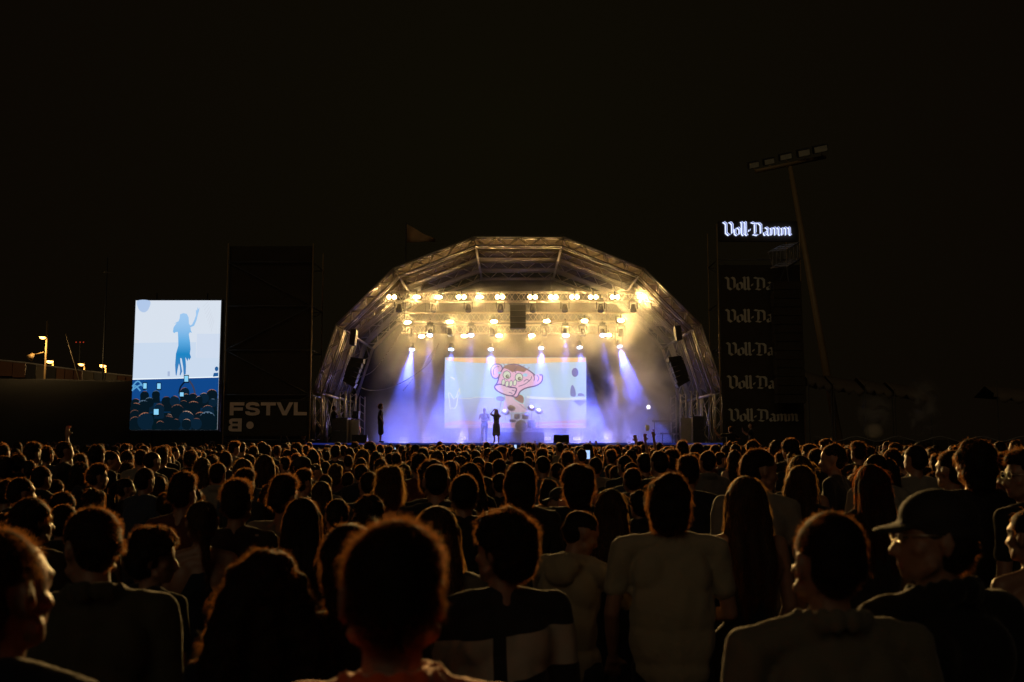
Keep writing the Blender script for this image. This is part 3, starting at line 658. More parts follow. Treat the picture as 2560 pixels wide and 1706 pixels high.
for i, (a, b) in enumerate(zip(wt, wt[1:])):
    for k in range(3):
        xa, xb = a[0]+(b[0]-a[0])*k/3, a[0]+(b[0]-a[0])*(k+1)/3; ya, yb = a[1]+(b[1]-a[1])*k/3, a[1]+(b[1]-a[1])*(k+1)/3
        p, q = D(xa, ya, YW), D(xb, yb, YW); zz = min(p.z, q.z)-1.2
        mb = MB(); mb.prism([(p.x, p.z), (q.x-.06, q.z), (q.x-.06, zz), (p.x, zz)], (1, 0, 0), (0, 0, 1), (0, 0, 0), (0, .3, 0)); mb.build('wall_panel', [M['concrete2'], M['concrete'], M['concrete2'], M['black']][(i*3+k*2) % 4], t)
mb = MB()
for a, b in zip(wt, wt[1:]): mb.tube(D(a[0], a[1]-1, YW)-Vector((0, YW, 0)), D(b[0], b[1]-1, YW)-Vector((0, YW, 0)), .07, n=6)
mb.build('coping', M['wire'], t)
mb = MB(); p, q = D(-30, 822, YW), D(330, 862, YW); mb.prism([(p.x, p.z-1), (q.x, q.z-1), (q.x, 0), (p.x, 0)], (1, 0, 0), (0, 0, 1), (0, .32, 0), (0, .3, 0)); mb.build('footing', M['black'], t)
def street_lamp(px, py, pbase, Y, power, label, extra=None, lit=True, r=.16):
    top = D(px, py, Y); bz = 0.0
    t = thing('street_lamp', label, 'street lamp', (top.x, Y, bz), group='street lamps on the bank')
    mb = MB(); mb.tube((0, 0, 0), (0, 0, extra if extra else top.z-.1), .10, .07, n=10); mb.build('pole', M['pole'], t, True)
    mb = MB(); mb.tube((0, -.1, top.z), (0, -.45, top.z), .05, n=8); mb.sphere((0, -.6, top.z+.05), (.32, .3, .10), n=8); mb.build('lamp_head', M['pole'], t, True)
    mb = MB(); mb.sphere((0, -.62, top.z-.02), (r*1.3, r*.9, r*.7), n=8); mb.build('bulb', M['sodium'], t, True)
    l = bpy.data.lights.new('street_light', 'POINT'); l.energy = power*1.2; l.color = (1, .62, .24); l.shadow_soft_size = .2
    o = bpy.data.objects.new('street_light', l); COL.objects.link(o); o.parent = t; o.location = (0, -.9, top.z-.25)
    return t, top
tl_, tp = street_lamp(107, 778, 0, 78, 260, 'tall street lamp with a side spotlight, leftmost on the bank', extra=D(107, 738, 78).z)
mb = MB(); mb.tube((-.1, -.1, tp.z-1.1), (-.9, -.1, tp.z-1.3), .05, n=8); mb.tube((-.9, -.1, tp.z-1.25), (-1.15, -.3, tp.z-1.6), .12, .3, n=12); mb.build('side_spotlight', M['pole'], tl_, True)
street_lamp(122, 832, 0, 88, 420, 'short starry street lamp just right of the tall one', r=.24)
street_lamp(194, 839, 0, 90, 160, 'small street lamp between the tilted pole and screen', r=.18)
street_lamp(243, 842, 0, 88, 420, 'bright low street lamp nearest the tall side screen', r=.22)
t = thing('pole', 'thin pale pole leaning over the bank wall', 'pole', (D(181, 865, 76).x, 76, 0))
pt = D(152, 768, 76); mb = MB(); d = pt-D(181, 868, 76); mb.tube(pt-Vector(t.location)-d*(pt.z/d.z)*1.0, pt-Vector(t.location), .08, .06, n=8); mb.build('shaft', M['pole'], t, True)
t = thing('mast', 'faint tall thin mast beside the side screen', 'mast', (D(236, 860, 80).x, 80, 0)); pt = D(236, 592, 80)
mb = MB(); mb.tube((0, 0, 0), (0, 0, pt.z), .09, .05, n=8); mb.tube((-.4, 0, pt.z-1.2), (.4, 0, pt.z-1.2), .03, n=6); mb.build('shaft', M['alu_dark'], t, True)
t = thing('beacon_pole', 'distant pole carrying two tiny red lights', 'pole', (D(184, 787, 110).x, 110, 0)); pt = D(184, 788, 110)
mb = MB(); mb.tube((0, 0, 0), (0, 0, pt.z), .1, n=8); mb.tube((-.5, 0, pt.z), (.5, 0, pt.z), .05, n=6); mb.build('shaft', M['alu_dark'], t)
for s in (-.4, .05, .42): mb = MB(); mb.sphere((s, -.1, pt.z+.05), .06, n=5); mb.build('beacon', M['redled'], t)

# ------------------------------------------------------------------ right side: tents, fence, flag
def tent(px0, px1, py0, py1, Y, label):
    a, b = D(px0, py0, Y), D(px1, py1, Y); t = thing('market_tent', label, 'tent', ((a.x+b.x)/2, Y, 0), group='tents right of the lettered tower')
    w = (b.x-a.x)/2; z0 = (a.z+b.z)/2; s = (b.z-a.z)/2; vs = []; fs = []; n = 12
    for j, (y, dz) in enumerate(((0, -.55), (.02, -.1), (1.5, .55), (3, -.1))):
        for i in range(n+1): u = i/n; vs.append((-w+2*w*u, y, z0-s+2*s*u + dz*(1 if j else (.35+.65*abs(sin(pi*u*3)))) ))
    for j in range(3):
        for i in range(n): q = j*(n+1)+i; fs.append((q, q+1, q+n+2, q+n+1))
    me = bpy.data.meshes.new('tent_roof'); me.from_pydata(vs, [], fs); o = mesh_obj('tent_roof', me, M['tent'], t, True); o.modifiers.new('t', 'SOLIDIFY').thickness = .02
    for x in (-w+.05, w-.05):
        mb = MB(); mb.tube((x, .05, 0), (x, .05, z0+(s if x > 0 else -s)), .04, n=6); mb.build('leg', M['alu_dark'], t)
for i, (a, b, c, d) in enumerate(((1855, 1912, 866, 884), (1914, 1985, 880, 893), (1987, 2052, 884, 900), (2054, 2140, 894, 910))):
    tent(a, b, c, d, 58+i*1.2, 'dim scalloped tent canopy right of the lettered tower, %s from the left' % ORD[i])
tent(2290, 2390, 905, 912, 60, 'dim tent canopy edge at the far right')
p = D(2290, 880, 59.9); q = D(2290, 912, 59.9)
t = thing('pennant', 'small dim pennant standing on the far right tent', 'flag', (p.x, 59.9, 0)); mb = MB(); mb.tube((0, 0, 0), (0, 0, p.z+.1), .03, n=6); mb.build('pole', M['alu_dark'], t)
mb = MB(); mb.prism([(0, p.z), (-.25, q.z), (.1, q.z)], (1, 0, 0), (0, 0, 1), (0, -.02, 0), (0, .02, 0)); mb.build('cloth', M['tent'], t)
YFE = 47
t = thing('site_fence', 'long dark site fence with a pale top cable', 'fence', (0, YFE, 0))
for seg in ((1870, 2420),):
    a, b = D(seg[0], 1004, YFE), D(seg[1], 1004, YFE); n = 16
    for i in range(n):
        xa, xb = a.x+(b.x-a.x)*i/n, a.x+(b.x-a.x)*(i+1)/n
        mb = MB(); mb.box((xa+.03, 0, .05), (xb-.03, .03, a.z-.15)); mb.build('fence_panel', M['scrim'], t)
    mb = MB(); mb.path([Vector((a.x+(b.x-a.x)*i/40, -.05, a.z+.12*cos(i*.9)-.1)) for i in range(41)], .02); mb.build('cable', M['wire'], t)
# flag above the roof's left shoulder
p = D(935, 516, 50); q = D(1000, 557, 50)
t = thing('flag', 'dim brown flag flying above the left roof shoulder', 'flag', (p.x-.05, 50, 0))
mb = MB(); mb.tube((0, 0, 8), (0, 0, p.z+.1), .035, n=8); mb.build('pole', M['alu_dark'], t)
vs = []; fs = []; n = 16
for i in range(n+1):
    u = i/n; x = .05+(q.x-p.x)*u; zt_ = p.z+(q.z-p.z)*u*.85; zb_ = D(935, 556, 50).z+(q.z-D(935, 556, 50).z)*u-.04*sin(pi*u*2)
    for k in range(5): vs.append((x, .22*sin(u*6+k*.2), zt_+(zb_-zt_)*k/4+.05*sin(u*7)))
for i in range(n):
    for k in range(4): q_ = i*5+k; fs.append((q_, q_+1, q_+6, q_+5))
me = bpy.data.meshes.new('cloth'); me.from_pydata(vs, [], fs); o = mesh_obj('cloth', me, M['flag'], t, True); o.modifiers.new('t', 'SOLIDIFY').thickness = .01

# ------------------------------------------------------------------ things on the stage
def cabinet(name, label, px0, px1, pytop, Y, side, depth=1.0):
    a, b = D(px0, pytop, Y), D(px1, pytop, Y); t = thing(name, label, 'speaker', ((a.x+b.x)/2, Y, ZD)); w = (b.x-a.x)/2; h = a.z-ZD
    for i in range(2): mb = MB(); mb.box((-w, 0, h*i/2+.01), (w, depth, h*(i+1)/2-.01)); mb.build('cabinet', M['case'], t)
    mb = MB(); x = w if side > 0 else -w
    mb.box((min(x, x+side*.02), .02, .0), (max(x, x+side*.02), depth-.02, h)); mb.box((min(x+side*.02, x+side*.5), .45, 0), (max(x+side*.02, x+side*.5), .5, h-.05)); mb.build('side_cloth', M['case_side'], t)
    mb = MB(); mb.box((-w-.02, -.02, h), (w+.02, depth+.02, h+.03)); mb.build('top_board', M['black'], t); return t
cabinet('speaker_stack', 'black speaker stack at the left wing before the sound man', 762, 797, 962, 46.6, 1)
cabinet('speaker_stack', 'dark speaker stack with pale cloth side at the right wing', 1592, 1618, 958, 46.6, -1)
def banana(px, py, Y, w, h, lean, label, name='hanging_speaker'):
    c = D(px, py, Y); t = thing(name, label, 'speaker', c); n = 6; mb = MB()
    for i in range(n):
        u = i/(n-1)-.5; T = Matrix.Rotation(lean*(1+u*1.2), 4, 'Y') @ Matrix.Translation((0, 0, 0))
        off = Vector((sin(lean)*-u*h*1.0 + lean*h*.5*u*u, 0, -u*h)); mb.box((-w/2, -.25, -h/n*.60), (w/2, .35, h/n*.60), M=Matrix.Translation(off) @ T)
    mb.build('cabinet', M['black'], t); mb = MB(); mb.tube((0, 0, h*.5), (0, 0, h*.5+.5), .015); mb.tube((-w*.3, 0, h*.52), (w*.3, 0, h*.52), .03); mb.build('hanging_frame', M['alu_dark'], t)
banana(811, 854, 47.2, .62, 1.05, .33, 'dark curved speaker cluster hung in the left side bay')
banana(1561, 852, 47.2, .62, 1.10, -.33, 'dark curved speaker cluster hung in the right side bay')
banana(812, 776, 47.6, .26, .62, .10, 'narrow black speaker under the left roof joint')
banana(1558, 766, 47.6, .28, .58, -.12, 'narrow dark speaker under the right roof joint')
# drum kit on a riser, drowned in fog
c = D(1197, 1000, 52.3); t = thing('drum_riser', 'low dark riser under the drum kit before the video wall', 'riser', (c.x, 52.3, ZD))
mb = MB(); mb.box((-1.2, -.8, 0), (1.2, 1.0, .55)); mb.build('platform', M['case'], t); mb = MB()
for i in range(6): mb.box((-1.2+i*.4+.01, -.84, .02), (-.8+i*.4-.01, -.803, .53))
mb.build('skirt', M['black'], t)
t = thing('drum_kit', 'hazy drum kit with cymbals before the video wall', 'drum kit', (c.x, 52.3, ZD+.55)); drm = mat('drum_shell', (.10, .07, .08), .3, var=.3)
for nm, pos, r, l, ax in (('bass_drum', (0, -.35, .32), .30, .4, (0, 1, 0)), ('snare_drum', (-.42, .1, .6), .18, .14, (0, 0, 1)), ('tom', (-.2, -.25, .82), .15, .2, (0, -.4, 1)), ('tom', (.22, -.25, .82), .16, .2, (0, -.4, 1)), ('floor_tom', (.55, .05, .42), .21, .4, (0, 0, 1))):
    a = Vector(ax).normalized(); mb = MB(); mb.tube(Vector(pos)-a*l/2, Vector(pos)+a*l/2, r, n=20); mb.tube(Vector(pos)-a*l/2, Vector(pos)-a*(l/2-.02), r+.012, n=20); mb.tube(Vector(pos)+a*(l/2-.02), Vector(pos)+a*l/2, r+.012, n=20); mb.build(nm, drm, t, True)
for x, y, z in ((-.8, -.1, 1.05), (-.5, -.5, 1.25), (.55, -.5, 1.25), (.95, 0, 1.1)):
    mb = MB(); mb.tube((x, y, 0), (x, y, z), .012, n=6); mb.tube((x, y, 0), (x+.15, y, -.0), .01); mb.build('cymbal_stand', M['alu'], t)
    mb = MB(); mb.tube((x, y, z), (x+.005, y-.02, z+.02), .22, .02, n=20); mb.build('cymbal', mat('brass', (.6, .42, .15), .3, .9), t, True)
# keyboard stands at the right
for i, (px, py, w, label) in enumerate(((1524, 966, .55, 'pale keyboard on a thin stand near the right wing'), (1541, 995, .5, 'low pale bench shelf left of the right speaker stack'), (1568, 996, .4, 'short pale shelf beside the right speaker stack'))):
    p = D(px, py, 49.5); t = thing('stage_table', label, 'stand', (p.x, 49.5, ZD)); h = p.z-ZD
    mb = MB(); mb.box((-w, -.2, h-.08), (w, .2, h)); mb.build('top', M['case_side'], t)
    for sx_ in (-1, 1): mb = MB(); mb.tube((sx_*w*.8, 0, 0), (sx_*w*.8, 0, h-.08), .02, n=6); mb.build('leg', M['alu_dark'], t)
p = D(1490, 936, 53.8); t = thing('work_lamp', 'single white lamp glowing alone in the smoke at right', 'stage lamp', (p.x, p.y, ZD))
mb = MB(); mb.tube((0, 0, 0), (0, 0, p.z-ZD), .02, n=6); mb.build('stand', M['black'], t); mb = MB(); mb.tube((0, .1, p.z-ZD), (0, 0, p.z-ZD), .06, .11, n=12); mb.build('housing', M['black'], t)
mb = MB(); mb.disc((0, -.01, p.z-ZD), (0, -1, 0), .10); mb.build('lens', emit('white_lamp', (.9, .88, 1), 12), t)
# camera on a tripod at the left wing, monitor wedges, bottle-like extinguisher
p = D(818, 1000, 47.4); t = thing('tripod_camera', 'covered camera on a tripod beside the left speaker stack', 'camera', (p.x, 47.4, ZD))
mb = MB(); mb.box((-.14, -.25, 1.15), (.14, .3, 1.5)); mb.tube((0, -.25, 1.32), (0, -.4, 1.32), .08, n=12); mb.build('body', M['black'], t)
for a in (90, 210, 330): mb = MB(); mb.tube((0, 0, 1.15), (.4*cos(radians(a)), .4*sin(radians(a)), 0), .025, n=6); mb.build('leg', M['black'], t)
p = D(824, 992, 48.4); t = thing('fire_extinguisher', 'orange cylinder standing at the left wing', 'extinguisher', (p.x, 48.4, ZD+.35))
mb = MB(); mb.tube((0, 0, -.35), (0, 0, .35), .10, n=14); mb.sphere((0, 0, .35), .10, n=6); mb.tube((0, 0, .4), (0, 0, .52), .03); mb.build('body', mat('orange_paint', (.7, .25, .03), .4, var=.2), t, True)
for px, lab in ((826, 'left'), (1290, 'middle'),):
    p = D(px, 1010, 46.0); t = thing('stage_monitor', 'low black wedge monitor at the %s of the stage edge' % lab, 'speaker', (p.x, 46.2, ZD)); mb = MB()
    mb.prism([(-.25, 0), (.25, 0), (.25, .12), (-.1, .38), (-.25, .38)], (0, 1, 0), (0, 0, 1), (-.35, 0, 0), (.7, 0, 0)); mb.build('cabinet', M['black'], t)
# drooping cables at the left
def cable(pts, label, r=.018):
    P3 = [D(*p) for p in pts]; mb = MB(); q = cat_rom([tuple(v) for v in P3], 8, False); mb.path([Vector(v) for v in q], r, n=6); tag(mb.build('cable', M['wire'], None, True), label, 'cable')
cable([(1008, 790, 49.4), (985, 835, 48.6), (940, 870, 48), (890, 893, 47.5), (850, 897, 47.2), (826, 890, 47)], 'drooping pale cable across the left side bay')
cable([(1000, 800, 51), (965, 850, 50.4), (925, 900, 50)], 'straight thin cable behind the drooping one')
cable([(940, 735, 48), (905, 790, 47.6), (860, 850, 47.2), (825, 868, 46.9)], 'thin slack cable running to the left speaker cluster', .014)
# thin drifting smoke at the right and over the tents
def wisp(px0, px1, py0, py1, Y, dens, label, seed, loc=None):
    a = D(px0, py1, Y); b = D(px1, py0, Y); c = (a+b)/2; hx, hz = (b.x-a.x)/2, (b.z-a.z)/2
    def f(n, l, pv):
        t = n.new('ShaderNodeTexCoord'); mp = n.new('ShaderNodeMapping'); mp.inputs['Location'].default_value = (seed, seed*.7, 0); l.new(t.outputs['Object'], mp.inputs[0])
        no = n.new('ShaderNodeTexNoise'); no.inputs['Scale'].default_value = 1.1; no.inputs['Detail'].default_value = 3; no.inputs['Distortion'].default_value = 1.2; l.new(mp.outputs[0], no.inputs['Vector'])
        mp2 = n.new('ShaderNodeMapping'); mp2.inputs['Scale'].default_value = (1/hx, 1/.6, 1/hz); l.new(t.outputs['Object'], mp2.inputs[0])
        ln = n.new('ShaderNodeVectorMath'); ln.operation = 'LENGTH'; l.new(mp2.outputs[0], ln.inputs[0])
        g = maprange(n, l, ln.outputs['Value'], 1.0, .1, 0, 1); l.new(math_(n, l, 'MULTIPLY', math_(n, l, 'MULTIPLY', g, maprange(n, l, no.outputs['Fac'], .42, .62, 0, 1)), dens), pv.inputs['Density'])
        pv.inputs['Color'].default_value = (.85, .8, .7, 1)
    mb = MB(); mb.box((-hx, -.6, -hz), (hx, .6, hz)); o = mb.build('smoke_wisp', volume_mat('smoke_wisp', f), fix=True); o.location = c; tag(o, label, 'smoke', kind='stuff')
wisp(1960, 2060, 900, 1000, 48, 3.0, 'diagonal smoke wisp right of the lettered tower', 3.0); wisp(2080, 2165, 850, 1010, 48, 3.0, 'tall smoke wisp over the dim tents', 8.3); wisp(2088, 2125, 940, 1008, 44, 4, 'small bright smoke puff above the crowd', 5.1); wisp(1985, 2030, 970, 1012, 40, 4, 'smoke puff rising from the right crowd', 2.1)
# ------------------------------------------------------------------ people
_ICO = {}
def ico(n):
    if n not in _ICO:
        bm = bmesh.new(); bmesh.ops.create_icosphere(bm, subdivisions=n, radius=1)
        bm.verts.ensure_lookup_table(); _ICO[n] = (np.array([v.co[:] for v in bm.verts]), np.array([[v.index for v in f.verts] for f in bm.faces])); bm.free()
    return _ICO[n]
class Blob:
    """ellipsoids and tapered limbs that are fused into one continuous surface"""
    def __init__(s): s.V = []; s.F = []; s.n = 0
    def _add(s, v, f): s.V.append(v); s.F.append(f+s.n); s.n += len(v)
    def e(s, c, r, R=None):
        v, f = ico(3 if max(r) > .04 else 2); v = v*np.array(r)
        if R is not None: v = v @ np.array(R).T
        s._add(v+np.array(c), f); return s
    def cap(s, a, ra, b, rb):
        a = np.array(a, float); b = np.array(b, float); L = np.linalg.norm(b-a); n = max(1, int(L/(min(ra, rb)*.45)))
        v, f = ico(2)
        for i in range(n+1): t = i/n; s._add(v*(ra*(1-t)+rb*t)+a*(1-t)+b*t, f)
        return s
    def xf(s, fn, i0): 
        for i in range(i0, len(s.V)): s.V[i] = fn(s.V[i])
    def remesh(s, vox, smooth=3):
        me = bpy.data.meshes.new('t'); V = np.concatenate(s.V); F = np.concatenate(s.F)
        me.from_pydata(V.tolist(), [], F.tolist()); o = bpy.data.objects.new('t', me); COL.objects.link(o)
        m = o.modifiers.new('r', 'REMESH'); m.mode = 'VOXEL'; m.voxel_size = vox
        if smooth: k = o.modifiers.new('s', 'SMOOTH'); k.iterations = smooth; k.factor = .5
        dg = bpy.context.evaluated_depsgraph_get(); ev = o.evaluated_get(dg); r = bpy.data.meshes.new_from_object(ev)
        bpy.data.objects.remove(o); bpy.data.meshes.remove(me); return r
def mverts(me): a = np.empty(len(me.vertices)*3, np.float32); me.vertices.foreach_get('co', a); return a.reshape(-1, 3).astype(float)
def mnorms(me): a = np.empty(len(me.vertices)*3, np.float32); me.vertices.foreach_get('normal', a); return a.reshape(-1, 3).astype(float)
def setv(me, v): me.vertices.foreach_set('co', v.astype(np.float32).ravel()); me.update()
def unit(v): return v/(np.linalg.norm(v, axis=-1, keepdims=True)+1e-9)
def wrinkle(me, amp, fz=9, seed=0.0):
    v = mverts(me); n = mnorms(me)
    d = np.array([noise.noise(Vector((x*fz*.8+seed, y*fz*.8, z*fz*.45))) + .5*noise.noise(Vector((x*fz*2+seed, y*fz*2, z*fz))) for x, y, z in v])
    setv(me, v+n*(d*amp)[:, None])
def strand_arrays(roots, d0, L, w, seg, grav, curl, rng):
    """ribbons: returns vertices and quads"""
    N = len(roots); P_ = [roots]; d = unit(d0); p = roots.copy(); g = np.array([0, 0, -1.0])
    ph = rng.random(N)*6.28; side0 = unit(np.cross(d, rng.normal(size=(N, 3)))); up0 = np.cross(d, side0)
    for k in range(seg):
        step = (L/seg)[:, None]; off = (side0*np.cos(ph+k*2.1)[:, None]+up0*np.sin(ph+k*2.1)[:, None])*curl
        d = unit(d + g*grav/seg*(k+1) + off); p = p+d*step; P_.append(p)
    V = []; 
    for k, q in enumerate(P_):
        t = k/seg; ww = w*(1-.75*t); V.append(q+side0*ww[:, None]); V.append(q-side0*ww[:, None])
    V = np.stack(V, 1).reshape(-1, 3); b = np.arange(N)*(2*(seg+1)); F = []
    for k in range(seg): F.append(np.stack([b+2*k, b+2*k+1, b+2*k+3, b+2*k+2], 1))
    return V, np.concatenate(F)
def hair_mat(name, cols, trans, tw=.6):
    m = mat(name, cols[0], .42, spec=.35); variant(m, cols) if len(cols) > 1 else None
    n = m.node_tree.nodes; l = m.node_tree.links; b = n['Principled BSDF']; tr = n.new('ShaderNodeBsdfTranslucent'); tr.inputs[0].default_value = (*trans, 1)
    mx = n.new('ShaderNodeMixShader'); mx.inputs[0].default_value = tw; l.new(b.outputs[0], mx.inputs[1]); l.new(tr.outputs[0], mx.inputs[2]); l.new(mx.outputs[0], n['Material Output'].inputs[0]); return m
def hair_base(name, c): return mat(name, c, .7, spec=.15)
HB = hair_mat('dark_brown_hair', [(.020, .011, .006), (.035, .018, .008), (.012, .008, .006), (.05, .024, .010)], (.54, .22, .065))
HL = hair_mat('light_brown_hair', [(.10, .05, .018), (.13, .07, .026), (.07, .032, .012)], (.70, .38, .13))
HR = hair_mat('red_brown_hair', [(.08, .025, .010)], (.75, .25, .07))
def cloth(name, cols, sheen=.22):
    m = mat(name, cols[0], .85, sheen=sheen, spec=.2, bump=.55, scale=11)
    return variant(m, cols) if len(cols) > 1 else m
BASEM = {HB.name: hair_base('dark_hair_base', (.010, .007, .004)), HL.name: hair_base('light_hair_base', (.030, .017, .008)), HR.name: hair_base('red_hair_base', (.022, .009, .004))}
CB = cloth('dark_cloth', [(.012, .012, .013), (.018, .015, .013), (.010, .014, .022), (.03, .018, .014)])
CG = cloth('grey_cloth', [(.14, .125, .10), (.09, .085, .07), (.17, .15, .12)])
CW = cloth('pale_cloth', [(.36, .34, .30), (.26, .22, .17), (.18, .20, .23)])
CM = cloth('mixed_cloth', [(.012, .012, .013), (.11, .10, .085), (.015, .016, .022), (.07, .02, .015), (.016, .016, .016), (.18, .16, .13), (.03, .04, .06), (.012, .012, .013)])
CR = cloth('red_orange_cloth', [(.80, .11, .02)], .9); CRD = cloth('red_hood_cloth', [(.20, .015, .010)], .8)
CT = cloth('trouser_cloth', [(.02, .022, .03), (.012, .012, .012), (.05, .05, .055)], .1)
CS = cloth('striped_cloth', [(.02, .02, .022)])
def stripe(m, bands, c2):
    n = m.node_tree.nodes; l = m.node_tree.links; t = n.new('ShaderNodeTexCoord'); s = n.new('ShaderNodeSeparateXYZ'); l.new(t.outputs['Object'], s.inputs[0])
    no = n.new('ShaderNodeTexNoise'); no.inputs['Scale'].default_value = 4; l.new(t.outputs['Object'], no.inputs[0])
    z = math_(n, l, 'ADD', s.outputs['Z'], math_(n, l, 'MULTIPLY', math_(n, l, 'SUBTRACT', no.outputs['Fac'], .5), .05))
    z = math_(n, l, 'ADD', z, math_(n, l, 'MULTIPLY', s.outputs['X'], -.12))
    f = math_(n, l, 'MULTIPLY', math_(n, l, 'GREATER_THAN', z, bands[0]), math_(n, l, 'LESS_THAN', z, bands[1]))
    ax = math_(n, l, 'ABSOLUTE', math_(n, l, 'SUBTRACT', s.outputs['X'], bands[2])); f = math_(n, l, 'MULTIPLY', f, math_(n, l, 'GREATER_THAN', ax, bands[3]))
    mx = n.new('ShaderNodeMix'); mx.data_type = 'RGBA'; mx.inputs[6].default_value = n['Principled BSDF'].inputs['Base Color'].default_value; mx.inputs[7].default_value = (*c2, 1)
    l.new(f, mx.inputs[0]); l.new(mx.outputs[2], n['Principled BSDF'].inputs['Base Color'])
stripe(CS, (1.13, 1.27, -.03, .022), (.36, .31, .25))

def rotm(yaw, pitch, roll=0): return np.array((Matrix.Rotation(yaw, 3, 'Z') @ Matrix.Rotation(pitch, 3, 'X') @ Matrix.Rotation(roll, 3, 'Y')))
NECK = np.array((0, -.01, 1.50))
def make_person(label, H=1.75, hair='short', yaw=0, pitch=0, roll=0, sex='m', top='tee', cm=None, hm=None, vox=.012, ns=2500, sw=.0012, arms=None, group=None,
                legs=None, bottom='trousers', seed=1, shoulder=1.0, extra=None, detail=True, fs=1.0, shoes=True):
    """standing figure facing +Y; arms = {side: (elbow, wrist, hand direction)} with side -1 left, 1 right"""
    rng = np.random.default_rng(seed); cm = cm or CB; hm = hm or HB
    R = rotm(yaw, pitch, roll); tf = lambda v: (np.asarray(v, float)-NECK) @ R.T + NECK
    sh = (.188 if sex == 'm' else .160)*shoulder
    K = dict(ch=.160 if sex == 'm' else .138, wa=.140 if sex == 'm' else .118, hp=.158 if sex == 'm' else .168)
    A = {}
    for s in (-1, 1):
        el, wr, hd = ((s*(sh+.045), -.01, 1.14), (s*(sh+.02), .12, .93), (0, .35, -1)) if not arms or s not in arms else arms[s]
        A[s] = (np.array((s*sh, -.005, 1.425)), np.array(el, float), np.array(wr, float), unit(np.array(hd, float)))
    L = legs or {-1: ((-.10, .02, .50), (-.11, 0, .09)), 1: ((.10, .02, .50), (.11, 0, .09))}
    def torso(b, g):
        b.e((0, 0, 1.28), (K['ch']+g, .105+g, .17+g)); b.e((0, .0, 1.12), (K['wa']+g, .095+g, .14+g)); b.e((0, -.005, .95), (K['hp']+g, .115+g, .12+g))
        b.e((0, -.012, 1.40), (.135+g, .07+g, .06+g))
        for s in (-1, 1):
            b.cap((s*.03, -.015, 1.465), .042+g, A[s][0]+(0, 0, .005), .044+g)
            b.e((s*.085, -.05, 1.32), (.075+g, .055+g, .10+g))
            if sex == 'f': b.e((s*.07, .085, 1.27), (.065+g, .06+g, .065+g))
    bl = Blob(); torso(bl, 0); bl.cap((0, -.015, 1.42), .058 if sex == 'm' else .050, tf((0, .005, 1.57)), .052 if sex == 'm' else .046)
    for s in (-1, 1):
        S, E_, Wr, hd = A[s]; bl.cap(S, .047, E_, .038); bl.cap(E_, .037, E_*.6+Wr*.4, .037); bl.cap(E_*.6+Wr*.4, .036, Wr, .025)
        # hand: palm, four unequal bent fingers and a thumb from the side of the palm
        x = unit(np.cross(hd, (0, 1, 0.2))); x = x*s; nrm = unit(np.cross(x, hd))*s
        pc = Wr+hd*.05; bl.cap(Wr, .024, Wr+hd*.02, .027)
        for k in range(4): bl.cap(Wr+hd*.015+x*(k-1.5)*.010, .0165, Wr+hd*.085+x*(k-1.5)*.019, .0125)
        if vox < .02:
            for k, fl in enumerate((.070, .078, .072, .056)):
                p = Wr+hd*.088+x*(k-1.5)*.0215; bend = nrm*.45
                q = p+unit(hd+x*(k-1.5)*.10+bend*.3)*fl*.45; r = q+unit(hd+bend*1.2)*fl*.32; u = r+unit(hd+bend*2.4)*fl*.28
                bl.cap(p, .0100, q, .0090).cap(q, .0088, r, .0080).cap(r, .0078, u, .0068)
            t0 = Wr+hd*.03-x*.032; t1 = t0+unit(hd*.7-x*.8+nrm*.3)*.042; bl.cap(t0, .0150, t1, .0115).cap(t1, .0110, t1+unit(hd-x*.25+nrm*.4)*.032, .0085)
    for s in (-1, 1):
        K_, An = np.array(L[s][0], float), np.array(L[s][1], float); hp = np.array((s*.088, 0, .91))
        bl.cap(hp, .088, K_, .055).cap(K_, .054, K_*.65+An*.35-np.array((0, .018, 0)), .057).cap(K_*.65+An*.35, .052, An, .036).cap(An+(0, -.02, -.03), .036, An+(s*.02, .15, -.055), .030)
    i0 = len(bl.V)
    bl.e((0, 0, 1.655), (.076, .094, .090)); bl.e((0, .022, 1.60), (.066, .078, .078)); bl.e((0, .045, 1.560), (.048, .050, .038)); bl.e((0, .078, 1.540), (.020, .018, .016))
    bl.cap((0, .090, 1.640), .010, (0, .113, 1.600), .0135); bl.e((0, .104, 1.597), (.018, .012, .009))
    for s in (-1, 1):
        bl.e((s*.030, .078, 1.665), (.026, .014, .010)); bl.e((s*.048, .058, 1.610), (.024, .022, .020))
        bl.e((s*.030, .080, 1.645), (.0135, .0135, .0125))
        bl.e((s*.078, -.004, 1.625), (.009, .018, .028), rotm(s*-.40, .1)); eb = unit(np.array((s*.55, -.85, 0)))
        hx_ = [np.array((s*.078, .000, 1.628))+eb*(.015*cos(radians(q))+.007)+np.array((0, 0, .030*sin(radians(q)))) for q in range(-90, 171, 32)]
        for q0, q1 in zip(hx_, hx_[1:]): bl.cap(q0, .0055, q1, .0055)
        bl.e(np.array((s*.080, -.004, 1.598)), (.006, .008, .010)); bl.cap((s*.062, .03, 1.57), .02, (s*.03, .06, 1.545), .02)
    bl.e((0, .094, 1.569), (.024, .009, .0065)); bl.e((0, .092, 1.560), (.021, .009, .0065))
    bl.xf(tf, i0); me = bl.remesh(vox, 2 if vox < .01 else 1)
    k = H/1.75; root = thing('person', label, 'person', group=group)
    sc = Matrix.Scale(k, 4)
    def fin(me, name, m):
        me.transform(sc); o = mesh_obj(name, me, m, root, True); return o
    me.materials.append(M['skin']); me.materials.append(M['eye']); me.materials.append(M['lip'])
    v = mverts(me); u = (v-NECK) @ R + NECK; mi = np.zeros(len(me.polygons), np.int32)
    cen = np.empty(len(me.polygons)*3, np.float32); me.polygons.foreach_get('center', cen); cen = (cen.reshape(-1, 3)-NECK) @ R + NECK
